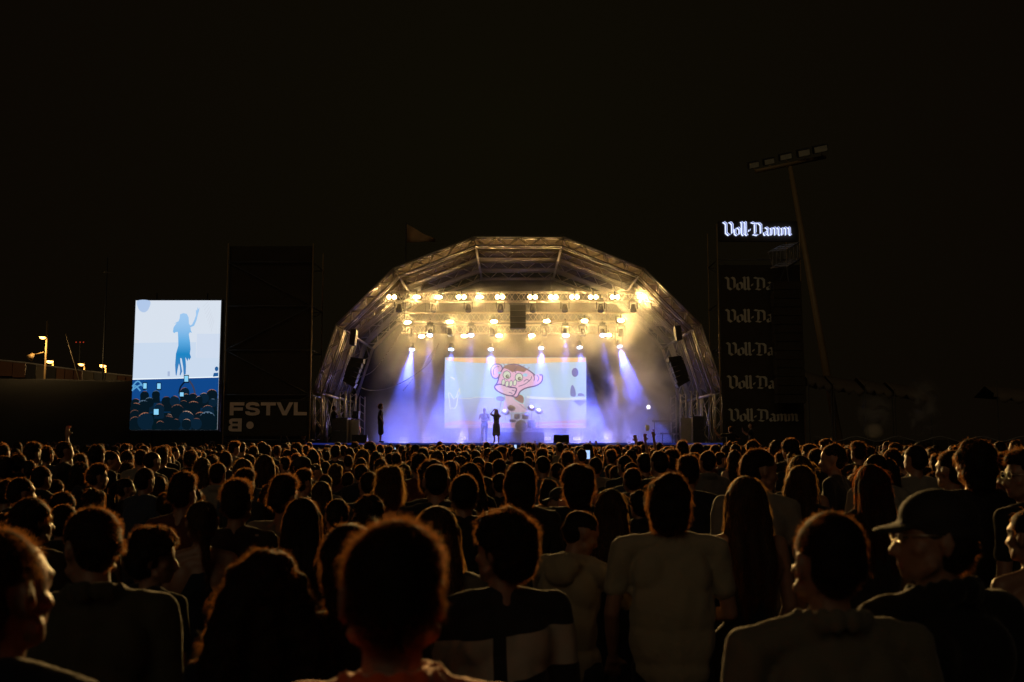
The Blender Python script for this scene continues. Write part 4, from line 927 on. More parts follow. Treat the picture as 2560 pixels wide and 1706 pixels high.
    for s in (-1, 1): mi[(np.abs(cen[:, 0]-s*.030) < .011) & (np.abs(cen[:, 2]-1.645) < .006) & (cen[:, 1] > .083)] = 1
    mi[(np.abs(cen[:, 0]) < .022) & (np.abs(cen[:, 2]-1.565) < .010) & (cen[:, 1] > .092)] = 2
    me.polygons.foreach_set('material_index', mi)
    fin(me, 'body', None)
    # clothes
    g = .014; b = Blob()
    if top == 'tank':
        b.e((0, 0, 1.27), (K['ch']+g, .105+g, .14+g)); b.e((0, 0, 1.12), (K['wa']+g, .095+g, .14+g)); b.e((0, -.005, .96), (K['hp']+g, .115+g, .11+g))
        for s in (-1, 1): b.cap((s*.085, -.075, 1.34), .024, (s*.095, -.02, 1.452), .018).cap((s*.095, -.02, 1.452), .018, (s*.085, .06, 1.36), .022)
    else:
        torso(b, g); b.e((0, -.005, .90), (K['hp']+g*1.3, .118+g, .10)); b.e((0, -.03, 1.15), (K['ch']+g*.7, .10+g, .22))
        if top == 'loose': b.e((0, -.02, 1.16), (K['ch']+.030, .125, .24)); b.e((0, -.02, 1.02), (K['ch']+.032, .125, .20)); b.e((0, -.01, .90), (K['hp']+.022, .128, .13))
        for s in (-1, 1):
            S, E_, Wr, hd = A[s]
            if top in ('long', 'hood', 'jacket'): b.cap(S, .062, E_, .055).cap(E_, .054, Wr, .040)
            else: b.cap(S, .063, S*.42+E_*.58, .062 if top == 'loose' else .056)
        if top == 'hood': b.e((0, -.10, 1.455), (.115, .065, .060)).e((0, -.125, 1.42), (.085, .05, .06)).cap((-.09, -.05, 1.47), .035, (.09, -.05, 1.47), .035)
        if top in ('collar', 'jacket'):
            for i in range(14):
                a = 2*pi*i/14; b.e((.082*cos(a), -.012+.078*sin(a), 1.492+.014*sin(a)*-1), (.020, .020, .034))
    me = b.remesh(max(vox, .009), 3)
    if detail: wrinkle(me, .015 if top != 'tank' else .004, 9, seed)
    fin(me, 'dress' if top == 'dress' else ('shirt' if top != 'jacket' else 'jacket'), cm)
    if bottom:
        b = Blob()
        b.e((0, -.005, .93), (K['hp']+.008, .120, .115))
        for s in (-1, 1):
            K_, An = np.array(L[s][0], float), np.array(L[s][1], float); hp = np.array((s*.088, 0, .90))
            if bottom == 'trousers': b.cap(hp, .100, K_, .070).cap(K_, .068, An+(0, 0, .03), .055)
            elif bottom == 'shorts': b.cap(hp, .12, K_+(0, 0, -.04), .135)
            elif bottom == 'skirt': b.cap(hp, .105, K_+(0, 0, -.05), .115); b.cap((0, 0, .88), .12, (0, .01, .50), .12)
        fin(b.remesh(max(vox, .012), 2), {'trousers': 'trousers', 'shorts': 'shorts', 'skirt': 'skirt'}[bottom], CT if bottom != 'skirt' else cm)
        b = Blob()
        for s in ((-1, 1) if shoes else ()): An = np.array(L[s][1], float); b.cap(An+(0, -.03, -.035), .046, An+(s*.02, .15, -.05), .036)
        if shoes: fin(b.remesh(.016, 1), 'shoes', M['black'])
    # hair
    hb = Blob(); base = lambda: hb.e((0, -.014, 1.668), (.083, .100, .092)) and hb.e((0, -.035, 1.63), (.078, .082, .085))
    fuzz = dict(n=ns, L=.022, up=1.0, down=.3, rand=.5, grav=.4, curl=.15, jit=.4)
    if hair == 'short': base(); fuzz.update(L=.020)
    elif hair == 'buzz': hb.e((0, -.014, 1.664), (.0785, .097, .087)).e((0, -.04, 1.62), (.071, .074, .07)); fuzz.update(L=.008, up=1.4)
    elif hair == 'bushy': hb.e((0, -.018, 1.678), (.098, .112, .098)).e((0, -.045, 1.62), (.098, .088, .105)).e((0, -.055, 1.545), (.080, .060, .060)); fuzz.update(L=.045, up=.8, down=.7, rand=.6, grav=1.0, curl=.35)
    elif hair == 'curly': hb.e((0, -.012, 1.688), (.108, .116, .102)).e((0, -.045, 1.63), (.100, .092, .10)); fuzz.update(L=.045, up=.9, down=0, rand=.9, grav=.1, curl=1.1)
    elif hair == 'top': base(); hb.e((0, .01, 1.72), (.075, .095, .062)); fuzz.update(L=.034, up=1.0, down=-.2, rand=.6, grav=.2)
    elif hair == 'bun': base(); hb.e((0, -.075, 1.755), (.045, .045, .042)); fuzz.update(L=.012)
    elif hair == 'pony': base(); hb.cap((0, -.10, 1.70), .034, (0, -.16, 1.64), .036).cap((0, -.16, 1.64), .036, (0.02, -.15, 1.46), .030).cap((.02, -.15, 1.46), .030, (.04, -.13, 1.33), .014); fuzz.update(L=.05, up=.15, down=1, rand=.3, grav=.8)
    elif hair == 'bob': hb.e((0, -.016, 1.672), (.092, .106, .096)).e((0, -.04, 1.60), (.100, .085, .105)).e((0, -.05, 1.53), (.105, .07, .06)); fuzz.update(L=.07, up=.28, down=1.0, rand=.45, grav=.8, curl=.3)
    elif hair in ('long', 'wavy'):
        wv = .012 if hair == 'wavy' else .0
        hb.e((0, -.014, 1.672), (.088, .104, .094))
        for s in (-1, 0, 1):
            hb.cap((s*.045, -.045, 1.65), .055, (s*.062, -.062, 1.50), .052).cap((s*.062, -.062, 1.50), .052, (s*(.075+wv), -.108, 1.36), .042).cap((s*(.075+wv), -.108, 1.36), .042, (s*.060, -.118, 1.20 if hair == 'long' else 1.26), .020)
        for s in (-1, 1): hb.cap((s*.072, .01, 1.66), .030, (s*.085, .0, 1.50), .030).cap((s*.085, 0, 1.50), .030, (s*.105, -.02, 1.40), .02)
        fuzz.update(L=.13 if hair == 'long' else .10, up=.10 if hair == 'long' else .25, down=1.4, rand=.22 if hair == 'long' else .5, grav=.8, curl=.05 if hair == 'long' else .5, n=int(ns*1.4))
    elif hair == 'longcurly':
        hb.e((0, -.014, 1.675), (.105, .112, .10))
        for s in (-1, 0, 1): hb.cap((s*.06, -.04, 1.65), .07, (s*.115, -.05, 1.50), .070).cap((s*.115, -.05, 1.50), .070, (s*.14, -.085, 1.36), .055)
        fuzz.update(L=.06, up=.6, down=.5, rand=1.0, grav=.3, curl=1.2, n=int(ns*1.6))
    elif hair in ('cap', 'capback'):
        hb.e((0, -.03, 1.61), (.079, .080, .075)); fuzz.update(L=.02)
    hb.xf(tf, 0)
    if hair != 'bald':
        me = hb.remesh(.012 if vox < .02 else .02, 1); v = mverts(me); n = mnorms(me); u = (v-NECK) @ R + NECK; un = n @ R
        # keep the face free
        f = (u[:, 1] > .052) & (u[:, 2] < 1.700) & (np.abs(u[:, 0]) < .064)
        u[f, 1] = .045; f2 = (u[:, 1] > .03) & (u[:, 2] < 1.665) & (hair not in ('long', 'wavy', 'longcurly')); u[f2, 1] = .03; u[f2, 0] *= .93
        if hair in ('short', 'buzz', 'top', 'bun', 'pony', 'cap'):
            f3 = (u[:, 2] < 1.600); u[f3, 0] *= .86; u[f3, 1] += .012; f4 = (u[:, 2] < 1.66) & (u[:, 2] >= 1.6) & (u[:, 1] > -.05); u[f4, 0] *= .88
        jit = .009*np.array([noise.noise(Vector(p)*7+Vector((0, seed, 0))) for p in u])+np.array([noise.noise(Vector(p)*(26 if hair in ('curly', 'longcurly') else 16)+Vector((seed, 0, 0))) for p in u])*(.004+.012*(hair in ('curly', 'longcurly', 'bushy', 'bob')))
        v = (u-NECK) @ R.T + NECK + n*jit[:, None]; setv(me, v); n = mnorms(me)
        ok = np.where(~((u[:, 1] > .035) & (u[:, 2] < 1.66)) & ~((hair in ('short', 'buzz', 'top')) & (np.abs(u[:, 0]) > .05) & (u[:, 2] < 1.665) & (u[:, 1] > -.04)))[0]
        idx = rng.choice(ok, size=fuzz['n']); roots = v[idx]+rng.normal(size=(fuzz['n'], 3))*.004-n[idx]*.004
        back = (np.array((0, -.4, 0.0)) @ R.T)[None]; topness = np.clip((u[idx, 2]-1.70)/.05, 0, 1)[:, None]
        d0 = n[idx]*fuzz['up'] + np.array((0, 0, -1.0))*fuzz['down']*(1-.7*topness) + rng.normal(size=(fuzz['n'], 3))*fuzz['rand'] + back*.5
        if hair in ('long', 'wavy', 'bob', 'pony'): d0 += unit(n[idx]*np.array((1, 1, 0)))*topness*.5
        # clumps: neighbouring strands share part of their direction
        cl = np.array([noise.noise_vector(Vector(p)*22) for p in roots]); d0 += cl*fuzz['jit']
        tuft = np.array([noise.noise(Vector(p)*15+Vector((seed, 3, 0))) for p in roots]); Ls = .62*fs*fuzz['L']*(.35+.9*rng.random(fuzz['n'])**2+1.5*np.clip(tuft+.25, 0, 1)); ww = np.full(fuzz['n'], sw)*(.6+.8*rng.random(fuzz['n']))
        V, F = strand_arrays(roots, d0, Ls, ww, 3 if vox < .02 else 2, fuzz['grav'], fuzz['curl'], rng)
        nv = len(v); allv = np.concatenate([v, V]); fs = [tuple(p.vertices) for p in me.polygons] + (F+nv).tolist()
        m2 = bpy.data.meshes.new('hair'); m2.from_pydata(allv.tolist(), [], fs); m2.update(); nb = len(me.polygons); bpy.data.meshes.remove(me); fin(m2, 'hair', [hm, BASEM[hm.name]]); m2.polygons.foreach_set('material_index', np.concatenate([np.ones(nb, np.int32), np.zeros(len(fs)-nb, np.int32)]))
    if hair == 'cap' or hair == 'capback':
        b = Blob(); i0 = len(b.V); b.e((0, -.012, 1.690), (.088, .106, .080)).e((0, -.02, 1.655), (.088, .102, .045))
        sg = 1 if hair == 'cap' else -1
        for i in range(9): xx = -.066+i*.0165; b.cap((xx, sg*.075, 1.672), .008, (xx*.85, sg*(.075+.085*sqrt_(1-(xx/.08)**2)), 1.655), .007)
        b.xf(tf, i0); me = b.remesh(.008, 2); fin(me, 'cap', M['capcloth'])
    if extra: extra(root, tf, k, A)
    return root
def sqrt_(x): return math.sqrt(max(0, x))
M['capcloth'] = mat('cap_cloth', (.016, .013, .011), .8, sheen=.05, var=.2)
def copy_tree(root):
    r = root.copy(); COL.objects.link(r)
    for ch in list(root.children):
        c = ch.copy(); COL.objects.link(c); c.parent = r; c.matrix_parent_inverse = Matrix.Identity(4)
    return r
def place(o, p, rz=0): o.location = p; o.rotation_euler = (0, 0, rz)
# ------------------------------------------------------------------ crowd
HW = dict(short=.175, buzz=.160, bushy=.215, curly=.24, top=.175, bun=.172, pony=.175, bob=.22, long=.20, wavy=.215, longcurly=.31, cap=.185)
HT = dict(short=1.775, buzz=1.758, bushy=1.80, curly=1.815, top=1.80, bun=1.81, pony=1.77, bob=1.785, long=1.775, wavy=1.785, longcurly=1.80, cap=1.775)
KW = dict(short='short dark hair', buzz='closely cropped hair', bushy='thick shaggy hair', curly='curly hair', top='tousled hair', bun='a hair bun', pony='a ponytail', bob='bob length hair', long='long straight hair', wavy='long wavy hair', longcurly='big curly hair', cap='a cap')
DARM = {-1: ((-.225, .0, 1.13), (-.20, .16, .93), (.1, .5, -.8)), 1: ((.225, .0, 1.13), (.20, .16, .93), (-.1, .5, -.8))}
PHN = {1: ((.25, .16, 1.26), (.13, .34, 1.42), (-.05, .1, 1)), -1: ((-.25, .16, 1.24), (-.12, .34, 1.38), (.1, .2, 1))}
UPR = {1: ((.25, .10, 1.62), (.20, .14, 1.88), (-.02, .05, 1)), -1: DARM[-1]}
UPL = {-1: ((-.25, .10, 1.60), (-.24, .12, 1.86), (-.25, .1, 1)), 1: DARM[1]}
PHU = {1: ((.24, .24, 1.50), (.12, .34, 1.74), (-.02, .05, 1)), -1: ((-.24, .22, 1.48), (-.10, .34, 1.72), (.02, .05, 1))}
used_cells = []
def near(px, ptop, d, hair, yaw=0, body=0, label='', **kw):
    """a person whose hair top is seen at ptop; yaw turns the head, body turns the whole figure (degrees, positive to the left)"""
    p = P(px, ptop, d); H = p.z*1.75/HT[hair]
    sd = int(px*7+ptop) % 9973
    o = make_person(label, H=H, hair=hair, yaw=radians(yaw), seed=sd, vox=kw.pop('vox', .011), ns=kw.pop('ns', 4200), sw=kw.pop('sw', .0009), fs=kw.pop('fs', .75), **kw)
    place(o, (p.x, d, 0), radians(body)); used_cells.append((p.x, d)); return o
def glasses_on_head(root, tf, k, A):
    mb = MB()
    for s in (-1, 1): c = tf((s*.036, .058, 1.742))*k; mb.sphere(c, (.028*k, .012*k, .020*k), n=8)
    mb.tube(tf((-.012, .066, 1.744))*k, tf((.012, .066, 1.744))*k, .003); 
    for s in (-1, 1): mb.tube(tf((s*.066, .055, 1.740))*k, tf((s*.086, -.03, 1.70))*k, .003)
    mb.build('sunglasses', mat('dark_glasses', (.02, .02, .03), .08, spec=1.0), root, True)
def glasses(root, tf, k, A):
    mb = MB()
    for s in (-1, 1):
        for i in range(12): a, b = 2*pi*i/12, 2*pi*(i+1)/12; mb.tube(tf((s*.032+.022*cos(a), .102, 1.645+.018*sin(a)))*k, tf((s*.032+.022*cos(b), .102, 1.645+.018*sin(b)))*k, .0025, n=5)
        mb.tube(tf((s*.054, .100, 1.648))*k, tf((s*.082, .0, 1.65))*k, .0025, n=5)
    mb.build('spectacles', mat('wire_frame', (.5, .4, .3), .3, .8), root, True)
H = near
H(985, 1280, 1.72, 'short', 0, 4, 'man with broad head and bright red collar, nearest the lens', top='collar', cm=CR, arms=DARM, shoulder=1.05, ns=14000, sw=.0005, vox=.008, fs=.95)
H(8, 1300, 1.95, 'short', -12, -12, 'man with a lit cheek cut off by the left edge', top='tee', cm=CB, ns=12000, sw=.0005, vox=.008, sex='m', fs=1.2)
H(250, 1253, 3.1, 'short', 28, 12, 'man in dark jacket with sloping olive shoulder, head turned away', pitch=-.25, top='jacket', cm=cloth('olive_cloth', [(.05, .048, .032)]), ns=6000)
H(660, 1352, 2.75, 'longcurly', 8, 20, 'short person with big loose curls left of the red collared man', sex='f', cm=CB, ns=8000, sw=.0007, fs=.8)
H(1262, 1254, 3.45, 'curly', 48, 8, 'curly haired man in dark sweater with pale stripe, glasses on head', top='long', cm=CS, extra=glasses_on_head, ns=7500, sw=.0008, fs=.75)
H(1426, 1266, 4.9, 'buzz', -38, -32, 'man in pale jacket with red hood looking down', pitch=-.42, top='hood', cm=cloth('pale_jacket', [(.30, .24, .15)]), arms=PHN, ns=5000)
H(1527, 1219, 5.9, 'long', -6, -4, 'long haired person between the hooded man and grey tee man', sex='f', cm=CB, hm=HL)
H(1672, 1168, 4.6, 'bushy', -10, -3, 'man with shaggy hair in a loose grey tee', top='loose', cm=cloth('grey_tee', [(.30, .255, .17)]), arms={-1: ((-.27, .0, 1.14), (-.26, .14, .92), (0, .5, -.8)), 1: ((.27, .02, 1.14), (.16, .26, 1.08), (-.4, .6, .1))}, ns=7500, sw=.0009, shoulder=1.12)
H(1862, 1184, 4.9, 'long', 6, 2, 'person with very long light hair and bare shoulders', sex='f', top='tank', cm=CB, hm=HL, ns=7000)
H(2066, 1266, 2.5, 'short', 4, 6, 'man with cropped nape in grey shirt near the lens', top='collar', cm=cloth('grey_shirt', [(.14, .125, .085)]), ns=11000, sw=.0005, vox=.008, shoulder=1.12, fs=.6)
H(2335, 1216, 2.75, 'cap', 62, 22, 'man in backlit cap and spectacles facing the left', top='collar', cm=CB, extra=glasses, ns=3000, vox=.008, shoulder=1.15)
H(2178, 1157, 6.0, 'long', 0, 0, 'long haired person right behind the cropped nape man', sex='f', cm=CB, hm=HR)
H(2000, 1156, 7.0, 'wavy', 172, 150, 'long haired person turned round facing the lens', sex='f', cm=CB, hm=HL)
H(1888, 1113, 6.0, 'short', -52, -22, 'tall man looking to the right above the wavy haired person', pitch=-.1, cm=CG, top='tee')
H(2432, 1086, 5.9, 'bushy', 4, 5, 'tallest man of the right side in dark shirt', cm=CB, shoulder=1.1)
H(2378, 1120, 6.6, 'short', 20, 8, 'man with round head left of the tallest man', cm=CG, top='loose')
H(2560, 1112, 5.4, 'top', 62, 30, 'man in spectacles facing left at the right edge', cm=CM, extra=glasses)
H(2575, 1265, 4.1, 'pony', 20, 10, 'person with bare rounded shoulder at the right edge', sex='f', top='tank', cm=CB)
H(758, 1240, 5.1, 'long', 0, 0, 'person with very long hair left of the big curls', sex='f', cm=CB, hm=HB, ns=7000)
H(508, 1246, 5.2, 'pony', 12, 8, 'person with bare back and a ponytail over one shoulder', sex='f', top='tank', cm=CB, hm=HL, ns=6000)
H(1092, 1257, 3.9, 'long', -4, 2, 'long haired person peeking right of the red collared man', sex='f', top='loose', cm=CG, hm=HL)
H(880, 1290, 3.0, 'bushy', 4, 10, 'shaggy haired man hidden behind the red collared man', cm=CB, shoulder=1.05)
H(380, 1300, 4.2, 'curly', -50, -30, 'curly haired person looking right beside the olive jacket', sex='m', cm=CB, pitch=-.1)
H(594, 1190, 5.6, 'top', -4, 0, 'man with standing up hair in a dark tee', cm=CB, top='tee', ns=5500)
H(710, 1180, 6.0, 'top', -14, -8, 'man with thick combed hair right of the dark tee man', cm=CG, top='tee')
H(1092, 1157, 6.4, 'buzz', 0, 2, 'man with cropped head and dark rounded shoulders', cm=CB, shoulder=1.05)
H(1085, 1141, 7.2, 'curly', 2, 0, 'curly haired man behind the cropped head', cm=CB)
H(1300, 1147, 6.2, 'bushy', 4, 0, 'tall man with dark shoulders before the video wall', cm=CB, shoulder=1.05)
H(1445, 1148, 6.3, 'bushy', 14, -6, 'dark shirted man holding up a glowing phone', cm=CB, shoulder=1.1, arms=PHN)
H(975, 1157, 7.2, 'bob', 2, 0, 'person with fuzzy light bob haircut', sex='f', top='tank', cm=CB, hm=HL, ns=6500, fs=1.2)
H(1160, 1179, 5.9, 'short', 0, 4, 'man with prominent ears left of the tall dark man', cm=CB)
H(84, 1232, 5.0, 'bushy', -30, -10, 'man with shaggy side hair behind the left edge man', cm=CB)
H(422, 1226, 7.0, 'buzz', -12, 0, 'nearly bald man with a bluish shine on his crown', cm=CG)

lod = {}
def proto(kind, far, v):
    key = (kind, far, v % 2)
    if key in lod: return lod[key], False
    fem = kind in ('bun', 'pony', 'bob', 'long', 'wavy', 'longcurly'); top = ['tee', 'loose', 'long', 'collar'][(len(lod)) % 4] if not fem else ['tee', 'tank', 'loose'][len(lod) % 3]
    ya, pi_ = [(0, 0), (.14, -.10)][v % 2]
    o = make_person('', H=1.75, hair=kind, yaw=ya, pitch=pi_, sex='f' if fem else 'm', top=top, cm=CM, hm=[HB, HL, HB, HB][len(lod) % 4] if fem else HB, seed=50+len(lod)*3,
                    vox=.026 if far else .016, ns=900 if far else 1700, sw=.0026 if far else .0014, fs=.85 if far else .8, arms=DARM, detail=not far, shoes=not far)
    lod[key] = o; return o, True
people = []     # (px, ptop, d, kind, object)
def put(kind, px, ptop, d, yaw, v=0):
    p = P(px, ptop, d); far = d > 13; o, first = proto(kind, far, v)
    if not first: o = copy_tree(o)
    k = p.z/HT[kind]; o.scale = (k, k, k); place(o, (p.x, d, 0), yaw); people.append((px, ptop, d, kind, o)); used_cells.append((p.x, d)); return o
LIST = '''A 205 50 85 top -30|A 410 52 90 short -50|A 605 68 95 short -10|A 700 112 100 short -75|A 22 140 125 curly 20|A 120 130 90 short 0|A 185 170 90 short 30|A 885 102 80 short 10|A 958 120 82 buzz -30|A 1015 80 80 top 0|A 1092 88 62 short -50|A 1195 105 95 curly 0|A 408 130 88 short -55|A 615 185 110 top -45|A 265 205 115 short -20|A 140 272 150 short -40|A 350 290 110 short -10|A 395 360 175 short 0|A 590 340 165 bob 0|A 400 438 140 short 0|A 790 285 115 pony -60|A 905 215 120 short -30|A 1000 270 115 long 0|A 1150 230 175 top -10|A 1270 150 110 wavy 0|A 1365 185 108 short 0|A 1530 210 130 top -30|A 1465 50 62 top -50|A 1590 82 60 short 0|A 20 490 130 short 0|A 45 300 100 short 30|A 480 240 70 bun -20|A 800 110 80 wavy 10|A 1210 340 100 bob 20
B 385 80 55 short 0|B 440 55 56 short 10|B 470 75 56 short 0|B 535 80 50 short 0|B 600 105 60 short 0|B 640 100 60 short 0|B 460 135 125 long 0|B 310 155 75 short 0|B 215 115 80 short 0|B 515 200 76 short 0|B 690 150 110 cap -60|B 772 195 85 short -80|B 760 108 80 long 10|B 900 75 62 short 0|B 950 80 52 short 0|B 988 95 56 buzz 0|B 1062 75 46 short 0|B 900 190 108 bob -20|B 835 260 92 short 0|B 815 300 140 long 0|B 1112 240 128 buzz 0|B 1330 195 105 long -10|B 1150 120 80 long 20|B 1180 160 88 short 0|B 1058 195 92 short 0|B 1060 155 80 short 0|B 975 245 68 short 0|B 980 140 64 short 0|B 910 405 172 short 0|B 1110 375 180 curly 0|B 772 395 80 curly -20|B 490 315 130 wavy 10|B 840 180 70 short 0|B 1240 130 60 short 20
C 245 95 76 buzz 0|C 370 110 65 short 0|C 425 115 65 short 0|C 505 112 92 curly 0|C 590 150 90 short 0|C 415 170 95 top 0|C 655 185 80 buzz 0|C 720 160 90 short 0|C 725 250 110 short 0|C 640 275 125 long 0|C 995 145 90 buzz 0|C 985 225 95 short 0|C 1085 185 95 short 0|C 1030 285 112 bob 0|C 1150 110 82 top 0|C 1325 152 88 short 0|C 900 150 70 short 0|C 1410 85 66 long 0|C 1470 70 52 short 0|C 1545 110 95 long 0|C 1450 205 90 short 0|C 1550 182 100 short 0|C 805 90 56 buzz 0|C 870 85 48 short 0|C 905 100 46 short 0|C 700 108 88 long 0|C 1052 75 50 curly 0|C 300 110 60 short 0|C 170 170 80 short 0|C 850 110 50 short 0|C 560 250 70 short 0|C 1240 100 66 short 0
D 350 215 120 short 0|D 400 260 120 long 0|D 430 125 100 short 0|D 522 108 112 short 0|D 602 92 100 top 0|D 702 125 140 top -10|D 820 110 100 short 10|D 905 120 76 short -60|D 990 105 92 wavy 10|D 1400 132 175 wavy 0|D 1335 25 108 curly 30|D 1245 50 68 wavy 0|D 1105 40 84 curly 0|D 755 62 88 short 0|D 668 44 68 top 0|D 870 72 60 short 0|D 1000 70 64 short 0|D 940 80 60 short 0|D 1470 66 90 top 40|D 1500 95 100 short 0|D 1250 112 70 long 0|D 215 200 80 short 0|D 620 120 70 short 0
E 45 50 72 long 20|E 370 35 82 top 50|E 262 65 84 curly 0|E 300 92 92 short 0|E 415 62 140 short 55|E 520 98 82 short 0|E 565 45 84 top 0|E 620 80 82 short 20|E 680 130 122 buzz 0|E 745 55 36 short 40|E 790 60 70 short 30|E 770 95 108 short 0|E 920 75 118 buzz 10|E 730 152 150 long 0|E 900 246 150 curly 30|E 850 112 82 bun 0|E 945 62 52 cap 60|E 1062 135 104 wavy 30|E 1440 140 104 short 30|E 1545 45 64 short 50|E 1470 70 48 top 60|E 1010 90 50 short 50|E 1155 80 50 buzz 20|E 160 110 80 short 0'''
X0 = dict(A=0, B=480, C=960, D=1440, E=1920)
for row in LIST.split('\n'):
    for it in row.split('|'):
        c, a, b, w, kind, yw = it.split(); a, b, w, yw = float(a), float(b), float(w), float(yw)
        px = X0[c]+a/2.505; py = 1080+b/2.505; wp = w/2.505; d = HW[kind]*2489/wp
        if abs(yw) > 45: d *= 1.12
        zt = P(px, py, d).z; lo, hi = 1.53*HT[kind]/1.75, 1.90*HT[kind]/1.75
        if zt < lo: d *= max(.6, (1.9-lo)/(1.9-zt))
        if zt > hi and py < 1112: d = min(d, 26)
        put(kind, px, py, d, radians(yw), RNG.randrange(2))
# the rest of the field, nearest first; the largest stay individuals, the far ones become one mass
KPOOL = ['short']*9+['buzz']*2+['top']*4+['curly']*2+['long']*4+['wavy']*2+['bob']*2+['bun']+['cap']+['pony']+['bushy']*2
cand = []
yy = 8.5
while yy < 43.2:
    st_ = .66+.010*yy*.0; wx = .53*yy+3.0; n = int(wx*2/st_)
    for i in range(n):
        x = -wx+i*st_+RNG.uniform(-.2, .2); y = yy+RNG.uniform(-.25, .25)
        if yy < 13 and RNG.random() < .45: continue
        if RNG.random() < .08: continue
        if any(abs(x-u) < .42 and abs(y-w) < .42 for u, w in used_cells): continue
        if 8.0 < abs(x) < 99 and y > 42: continue
        cand.append((x, y))
    yy += .70+yy*.006
cand.sort(key=lambda c: c[1]+(50 if abs(c[0]) > .525*c[1]+.3 else 0))
NIND = max(0, 296-len(people)-33)
def pxof(x, y, z):
    v = Vector((x, y, z-CAMZ)); f = Vector((0, cos(TILT), sin(TILT))); u = Vector((0, -sin(TILT), cos(TILT))); dd = v.dot(f); return 1280+FPX*v.x/dd, 853-FPX*v.dot(u)/dd
for x, y in cand[:NIND]:
    kind = RNG.choice(KPOOL); h = min(1.88, max(1.52, RNG.gauss(1.69, .095)))
    px, py = pxof(x, y, h); put(kind, px, py, y, radians(RNG.choice([RNG.gauss(0, 22)]*4+[RNG.uniform(-100, 100)])), RNG.randrange(2))
# labels that single each one out: look, row and landmark, then the order in the row
def zone(px):
    for lim, s in ((330, 'below the street lamps'), (560, 'under the tall side screen'), (785, 'under the FSTVL banner'), (1110, 'under the left stage wing'), (1470, 'under the video wall'), (1800, 'under the right stage wing'), (2020, 'under the gothic banner tower')):
        if px < lim: return s
    return 'under the dim tents'
cells = {}
for r in people: cells.setdefault((r[3], ('near' if r[2] < 9 else 'middle' if r[2] < 15 else 'far'), zone(r[0])), []).append(r)
for (kind, row, zn), rs_ in cells.items():
    rs_.sort(key=lambda r: r[0])
    for i, r in enumerate(rs_):
        lab = 'person with %s in %s rows %s' % (KW[kind], row, zn)
        if len(rs_) > 1: lab += ', %s from left' % (ORD[i] if i < 20 else 'last')
        tag(r[4], lab, 'person', 'people standing in the crowd')
# far mass as one object
def mass():
    LV = {}
    for i, kind in enumerate(('short', 'top', 'curly', 'long', 'bob', 'buzz')):
        root = make_person('', hair=kind, seed=300+i, sex='f' if kind in ('long', 'bob') else 'm', vox=.040, ns=240, sw=.0045, fs=1.0, bottom=None, detail=False, arms=DARM, yaw=.1*i-.2)
        parts = []
        for ch in root.children:
            me = ch.data; hmi = [p.material_index for p in me.polygons]; v = mverts(me); fv = [list(p.vertices) for p in me.polygons]
            keep = v[:, 2] > 1.05; nm = ch.name.split('.')[0]; sel = [j for j, f in enumerate(fv) if len(f) == 4 and all(keep[q] for q in f)]
            parts.append((v, np.array([fv[j] for j in sel]), 1 if nm == 'body' else np.array([0 if hmi[j] else 5 for j in sel], np.int32) if nm == 'hair' else 2))
        LV[i] = parts
        for ch in list(root.children): bpy.data.objects.remove(ch)
        bpy.data.objects.remove(root)
    VV, FF, MM, base = [], [], [], 0
    for x, y in cand[NIND:]:
        h = min(1.90, max(1.52, RNG.gauss(1.69, .095)))/1.75; a = RNG.gauss(0, .4); c, s = cos(a), sin(a); cm_ = RNG.choice([2, 2, 2, 3, 4])
        for v, f, m in LV[RNG.choice([0, 0, 0, 1, 1, 2, 3, 3, 4, 5])]:
            q = v*h; VV.append(np.stack([q[:, 0]*c-q[:, 1]*s+x, q[:, 0]*s+q[:, 1]*c+y, q[:, 2]], 1)); FF.append(f+base); base += len(v); MM.append(m if not isinstance(m, int) else np.full(len(f), cm_ if m == 2 else m, np.int32))
    V, F, Mi = np.concatenate(VV), np.concatenate(FF), np.concatenate(MM)
    me = bpy.data.meshes.new('far_crowd'); me.vertices.add(len(V)); me.vertices.foreach_set('co', V.astype(np.float32).ravel()); me.loops.add(F.size); me.loops.foreach_set('vertex_index', F.astype(np.int32).ravel())
    me.polygons.add(len(F)); me.polygons.foreach_set('loop_start', np.arange(0, F.size, 4, dtype=np.int32)); me.update(calc_edges=True)
    o = mesh_obj('far_crowd', me, [BASEM[HB.name], M['skin'], CB, CG, CW, HB], None, True); me.polygons.foreach_set('material_index', Mi); me.validate()
    tag(o, 'far rows of the packed crowd before the stage', 'crowd', kind='stuff')
mass()

# raised arms, phones and the few people standing above the crowd
def phone(pos, label, s=1.0, tilt=0):
    t = thing('phone', label, 'phone', pos, group='phones held up in the crowd'); mb = MB(); mb.box((-.040*s, 0, -.08*s), (.040*s, .010*s, .08*s)); mb.build('case', M['black'], t)
    mb = MB(); mb.add([(-.036*s, -.002, -.074*s), (.036*s, -.002, -.074*s), (.036*s, -.002, .074*s), (-.036*s, -.002, .074*s)], [(0, 1, 2, 3)]); mb.build('screen', emit('phone_screen', (.42, .62, 1), 1.1), t); t.rotation_euler = (0, tilt, 0)
def raiser(px, ptop_hair, d, arms, label, hair='short', phone_label=None, yaw=0):
    p = P(px, ptop_hair, d); H_ = p.z*1.75/HT[hair]; k = H_/1.75
    o = make_person(label, H=H_, hair=hair, cm=CM, arms=arms, vox=.017 if d < 25 else .02, ns=900, sw=.003, fs=1.3, seed=int(px), group=None); place(o, (p.x, d, 0), yaw)
    if phone_label:
        w = np.array(arms[1][1]); phone((p.x+w[0]*k-.02, d+w[1]*k-.015, (w[2]+.13)*k), phone_label, 1.0)
    return o
